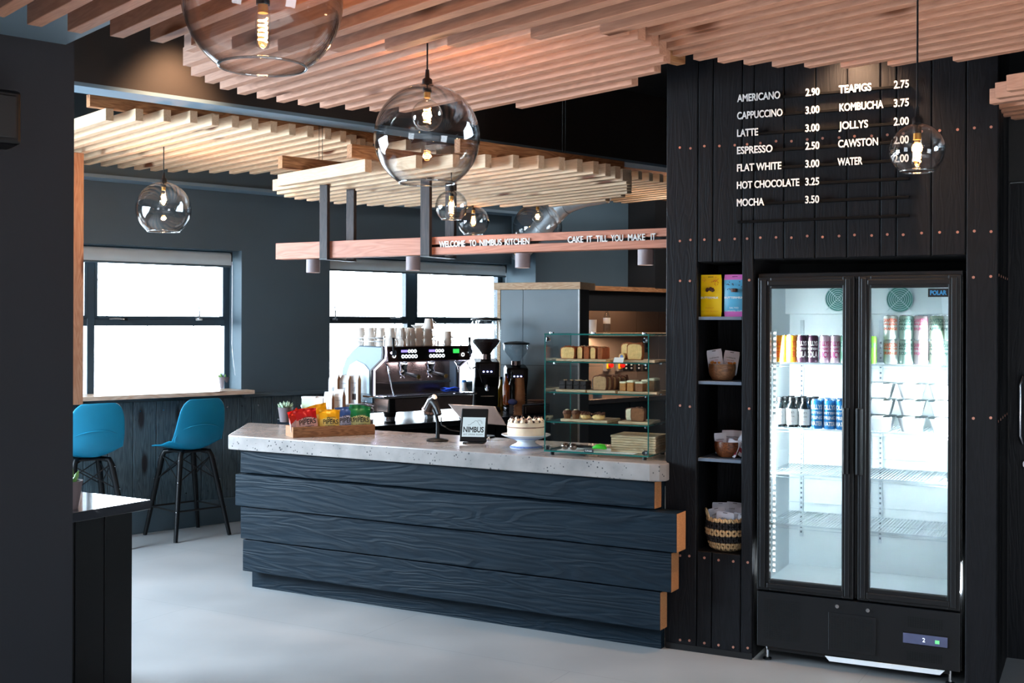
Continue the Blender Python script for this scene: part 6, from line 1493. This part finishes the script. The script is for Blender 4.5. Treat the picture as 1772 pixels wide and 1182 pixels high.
# brand badge
x0_, z0_ = fp(1606, 514, .011); x1_, z1_ = fp(1642, 499, .011)
MB().box(x0_, x1_, .008, .0115, z0_, z1_).build('badge', M['ink'], fr)
lettering('POLAR', (z1_-z0_)*.48, emis('badge_blue', (.10, .42, .85), .55), fr, (x0_+x1_)/2, .0075, z0_+(z1_-z0_)*.26, width=(x1_-x0_)*.8, align='c', bold=.03)
# lower panel
MB().box(.004, FW-.004, .0, .03, fb, fdb-.008).build('lower_panel', M['fblk'], fr, bevel=.003)
def vent(px0, py0, px1, py1, nx, nz_, nm='vent_grille', proud=False):
    x0, z1 = fp(px0, py0); x1, z0 = fp(px1, py1)
    if proud: MB().box(x0-.012, x1+.012, -.006, -.0005, z0-.012, z1+.012).build('vent_plate', M['fblk'], fr, bevel=.004)
    y_ = -.0065 if proud else -.0008
    m = MB(); dx2, dz2 = (x1-x0)/nx, (z1-z0)/nz_
    for i in range(nx):
        for j in range(nz_): m.box(x0+dx2*(i+.17), x0+dx2*(i+.83), y_-.0004, y_, z0+dz2*(j+.17), z0+dz2*(j+.83))
    o = m.build(nm, pm('vent_dark', (3, 3, 4), .9) if 'vd' not in M else M['vd'], fr); M['vd'] = bpy.data.materials['vent_dark']; o['kind'] = 'stuff'
vent(1321, 1035, 1384, 1113, 15, 19); vent(1438, 1064, 1511, 1130, 15, 14, proud=True)
vent(1570, 1066, 1632, 1092, 15, 6); vent(1569, 1126, 1631, 1150, 15, 6)
x0_, z1_ = fp(1563, 1094); x1_, z0_ = fp(1640, 1121)
MB().box(x0_-.004, x1_+.004, -.004, -.0002, z0_-.004, z1_+.004).build('controller_bezel', M['blackp'], fr, bevel=.002)
MB().box(x0_, x1_, -.0062, -.0042, z0_, z1_).build('controller_face', pm('grey_violet_panel', (88, 92, 120), .25), fr, bevel=.001)
MB().box(x0_+(x1_-x0_)*.72, x0_+(x1_-x0_)*.82, -.007, -.0062, z0_+.012, z0_+.028).build('green_light', emis('green_light', (.2, .8, .35), 1.2), fr)
lettering('2', .018, emis('digit_glow', (.75, .85, 1), 2.5), fr, x0_+(x1_-x0_)*.44, -.0066, z0_+(z1_-z0_)*.3)
for px, py in ((1449, 1049), (1502, 1056)):
    x_, z_ = fp(px, py); MB().cyl((x_, -.007, z_), (x_, 0, z_), .009, n=16).build('lock', M['chrome'], fr)
xa_, za_ = fp(1428, 1133); xc_, zc_ = fp(1635, 1165)
m = MB().prism([(xa_, za_-.004), (xc_, zc_+.012), (xc_-.02, zc_-.01), (xa_+.02, za_-.026)], -.006, -.001, 'y'); m.build('white_kick_strip', M['paperw'], fr)
MB().box(0, .04, .036, .05, fdb-.01, ftop-.03).build('side_jamb', M['fblk'], fr); MB().box(FW-.04, FW, .036, .05, fdb-.01, ftop-.03).build('side_jamb', M['fblk'], fr)
MB().box(.05, FW-.05, .02, .5, fb-.02, fb).build('underframe', M['fblk'], fr)
for x_ in (.045, FW-.05):
    for y_ in (.04, .46):
        ft = MB().cyl((x_, y_, 0), (x_, y_, fb), .008, n=10).build('levelling_foot', M['chrome'], fr); MB().lathe([(0, 0), (.02, 0), (.02, .008), (0, .012)], 16, (x_, y_, 0)).build('foot_pad', M['blackp'], ft)
# ------------------------------------------------ drinks
DR = {}
def can(label, px, y, z, r_, h, col, lines, tcol, g, dup_from=None, zpy=600):
    x, _ = onp('M', px, zpy, FY+y); at = loc('M', x, FY+y, z)
    if dup_from: return dup(dup_from, at, ang('M'), label)
    t_ = thing('drinks_can', label, 'can', at, ang('M'), g)
    MB().lathe([(0, .003), (r_*.75, .001), (r_*.85, .0), (r_, .008), (r_, h*.93), (r_*.86, h*.985), (r_*.84, h), (r_*.80, h), (r_*.78, h*.985), (0, h*.985)], 26).build('can_body', col, t_, smooth=True)
    MB().lathe([(r_*.79, h*.9865), (r_*.87, h*.9865), (r_*.86, h+.001), (r_*.80, h+.001)], 26).build('rim', M['steel'], t_)
    for s, hh, zz in lines: lettering(s, hh, tcol, t_, 0, 0, zz*h, width=min(r_*2.3, r_*2.3), align='c', curve_r=r_, bold=.02, depth=.0006)
    return t_
CY = pm('amber_can', (240, 160, 40), .3, .3, var=.03); CP = pm('plum_can', (66, 36, 56), .3, .3, var=.03); CK = pm('pink_white_can', (236, 206, 222), .3, .2, var=.03); CB = pm('bright_blue_can', (40, 130, 196), .3, .3, var=.03); CG = pm('mint_can', (150, 200, 170), .3, .2); CW = pm('pale_can', (212, 226, 220), .3, .2)
tO = pm('orange_ink', (226, 84, 30), .5); tK = pm('magenta_ink', (196, 40, 120), .5); tG = pm('green_grey_ink', (80, 120, 110), .5); tW = M['white']; tP = pm('apple_pink_ink', (220, 90, 130), .5)
y0 = .115; zc1 = sf[0]+.0005; hc = fp(1400, 580, .09)[1]-fp(1400, 627, .09)[1]; rc = (ox('M', 1418, FY+y0, 600)-ox('M', 1399.5, FY+y0, 600))/2*.97
spec = [(1351, CY, 'BEER', tO, 'amber'), (1369.5, CY, 'BEER', tO, 'amber'), (1388, CP, 'COLA', tW, 'plum'), (1407, CP, 'COLA', tW, 'plum'), (1427, CK, 'JUICY', tK, 'pink'), (1445.5, CK, 'JUICY', tK, 'pink')]
fst = {}
for i, (px, c, w_, tc_, nm) in enumerate(spec):
    lb_ = 'slim %s can on the top left fridge shelf, %s of its colour' % (nm, 'left one' if nm not in fst else 'right one')
    q = can(lb_, px, y0, zc1, rc, hc, c, [('JOLLYS', .020, .63), ({'BEER': 'GINGER', 'COLA': 'BRITISH', 'JUICY': 'PINK'}[w_], .010, .47), (w_, .026, .2)], tc_, 'slim cans on the top left fridge shelf', fst.get(nm))
    fst.setdefault(nm, q)
can('slim mint green can half hidden by the left door edge', 1463, y0, zc1, rc, hc, CG, [('JOLLYS', .020, .6)], tG, 'slim cans on the top left fridge shelf')
for i, px in enumerate((1356, 1374, 1393)): dup(fst['amber'] if i < 2 else fst['plum'], loc('M', onp('M', px+2, 600, FY+.17)[0], FY+.17, zc1), ang('M'), 'slim can in the second row behind the front ones, %s from the left' % ordn[i])
# second shelf: dark bottles and blue cans
zc2 = sf[1]+.0005; hb_ = fp(1400, 689, .09)[1]-fp(1400, 741, .09)[1]
M['kb'] = pm('dark_bottle_glass', (14, 20, 22), .08, coat=.4); fb_ = None
for row in range(3):
    for i, px in enumerate((1350, 1371, 1392.5)):
        y_ = .095+.062*row; x_ = onp('M', px, 700, FY+.095)[0]+(.012*row); at = loc('M', x_, FY+y_, zc2)
        lb_ = 'dark bottle with white label, %s from the left in the %s row' % (ordn[i], ('front', 'second', 'third')[row])
        if fb_ is None:
            fb_ = thing('kombucha_bottle', lb_, 'bottle', at, ang('M'), 'dark bottles on the second fridge shelf'); r_ = .0275
            MB().lathe([(0, 0), (r_, .003), (r_, hb_*.66), (r_*.85, hb_*.75), (r_*.5, hb_*.84), (r_*.48, hb_*.9), (0, hb_*.9)], 24).build('glass_body', M['kb'], fb_, smooth=True)
            MB().lathe([(0, hb_*.88), (r_*.58, hb_*.88), (r_*.58, hb_), (0, hb_)], 18).build('screw_cap', M['blackp'], fb_)
            MB().lathe([(r_+.0006, hb_*.1), (r_+.0006, hb_*.63)], 24).build('paper_label', M['paperw'], fb_, smooth=True)
            lettering("JACK'S", .009, M['ink'], fb_, 0, 0, hb_*.48, width=.032, align='c', curve_r=r_+.001); lettering('KOMBUCHA', .006, M['ink'], fb_, 0, 0, hb_*.36, width=.034, align='c', curve_r=r_+.001); lettering('BERRY', .004, tP, fb_, 0, 0, hb_*.2, width=.02, align='c', curve_r=r_+.001)
        else: dup(fb_, at, ang('M'), lb_)
bc0 = None
for row in range(3):
    for i, px in enumerate((1414, 1436, 1457)):
        x_ = onp('M', px, 700, FY+.095)[0]+.012*row; at = loc('M', x_, FY+.095+.06*row, zc2)
        lb_ = 'bright blue slim can, %s from the bottles in the %s row' % (ordn[i], ('front', 'second', 'third')[row])
        if bc0 is None:
            bc0 = can(lb_, px, .095, zc2, .0285, hb_*.96, CB, [('JOLLYS', .020, .68), ('BRITISH', .010, .52), ('SPRING', .014, .34), ('WATER', .018, .12)], tW, 'blue cans on the second fridge shelf', None, 700)
        else: dup(bc0, at, ang('M'), lb_)
# right door: stacked pale cans
h2 = fp(1560, 587, .1)[1]-fp(1560, 629, .1)[1]; r2 = .0325
zr1 = sf[0]+.0005
inks = [(tO, 'orange'), (tG, 'mint'), (tP, 'pink'), (tG, 'green'), (tG, 'grey')]
pale = [CW, pm('pale_mint_can', (190, 226, 214), .3, .2), pm('pale_pink_can', (230, 214, 216), .3, .2), pm('pale_green_can', (204, 222, 196), .3, .2), CW]
for i, px in enumerate((1541.5, 1568, 1594, 1621, 1646)):
    a = can('fat pale can with %s print, lower of a stacked pair behind the right door' % inks[i][1], px, .12, zr1, r2, h2, pale[i], [('CAWSTON', .016, .72), ('PRESS', .008, .6), (('ORANGE', 'CUCUMBER', 'RHUBARB', 'APPLE', 'PEAR')[i], .012, .4)], inks[i][0], 'stacked fat cans in the right fridge door')
    p_ = a.location.copy(); p_.z = zr1+h2+.001; dup(a, p_, ang('M'), a['label'].replace('lower of', 'upper of'))
can('green slim can lettered sideways at the left edge of the right door', 1508, .10, zr1, rc, hc, pm('leaf_green_can', (120, 176, 60), .3, .2), [('JOLLYS', .018, .6)], tG, 'slim cans on the top right fridge shelf')
# white takeaway tubs
tz = fp(1560, 745, .1)[1]; t0_ = None
zt2 = sf[1]+.0005
for i, px in enumerate((1525, 1578.5, 1634)):
    for k in range(3):
        x_ = onp('M', px, 700, FY+.165)[0]; at = loc('M', x_, FY+.165, zt2+.0775*k)
        lb_ = 'white takeaway tub, %s of the %s stack in the right fridge door' % (('lowest', 'middle', 'topmost')[k], ('left', 'middle', 'right')[i])
        if t0_ is None:
            t0_ = thing('takeaway_tub', lb_, 'tub', at, ang('M'), 'white takeaway tubs stacked in the fridge')
            def rr(w, d, z, n=5, c=.02):
                return [(sx*(w-c)+c*math.cos(a), sy*(d-c)+c*math.sin(a), z) for sx, sy, a0 in ((1, 1, 0), (-1, 1, PI/2), (-1, -1, PI), (1, -1, 1.5*PI)) for a in [a0+PI/2*j/n for j in range(n+1)]]
            b0 = rr(.042, .05, 0); b1 = rr(.058, .068, .066); n_ = len(b0)
            MB().add(b0+b1, [[i2, (i2+1) % n_, n_+(i2+1) % n_, n_+i2] for i2 in range(n_)]+[list(range(n_))[::-1]]).build('tub_body', M['paperw'], t0_, smooth=60)
            l0 = rr(.063, .073, .066); l1 = rr(.063, .073, .070); MB().add(l0+l1, [[i2, (i2+1) % n_, n_+(i2+1) % n_, n_+i2] for i2 in range(n_)]+[list(range(n_))[::-1], [n_+j for j in range(n_)]]).build('lid', M['hopper'], t0_)
            MB().box(-.03, .02, -.0745, .0745, .0702, .0715).build('paper_strip', M['paperw'], t0_); MB().box(-.03, .02, -.0748, -.0742, .058, .0715).build('paper_strip', M['paperw'], t0_)
        else: dup(t0_, at, ang('M'), lb_)
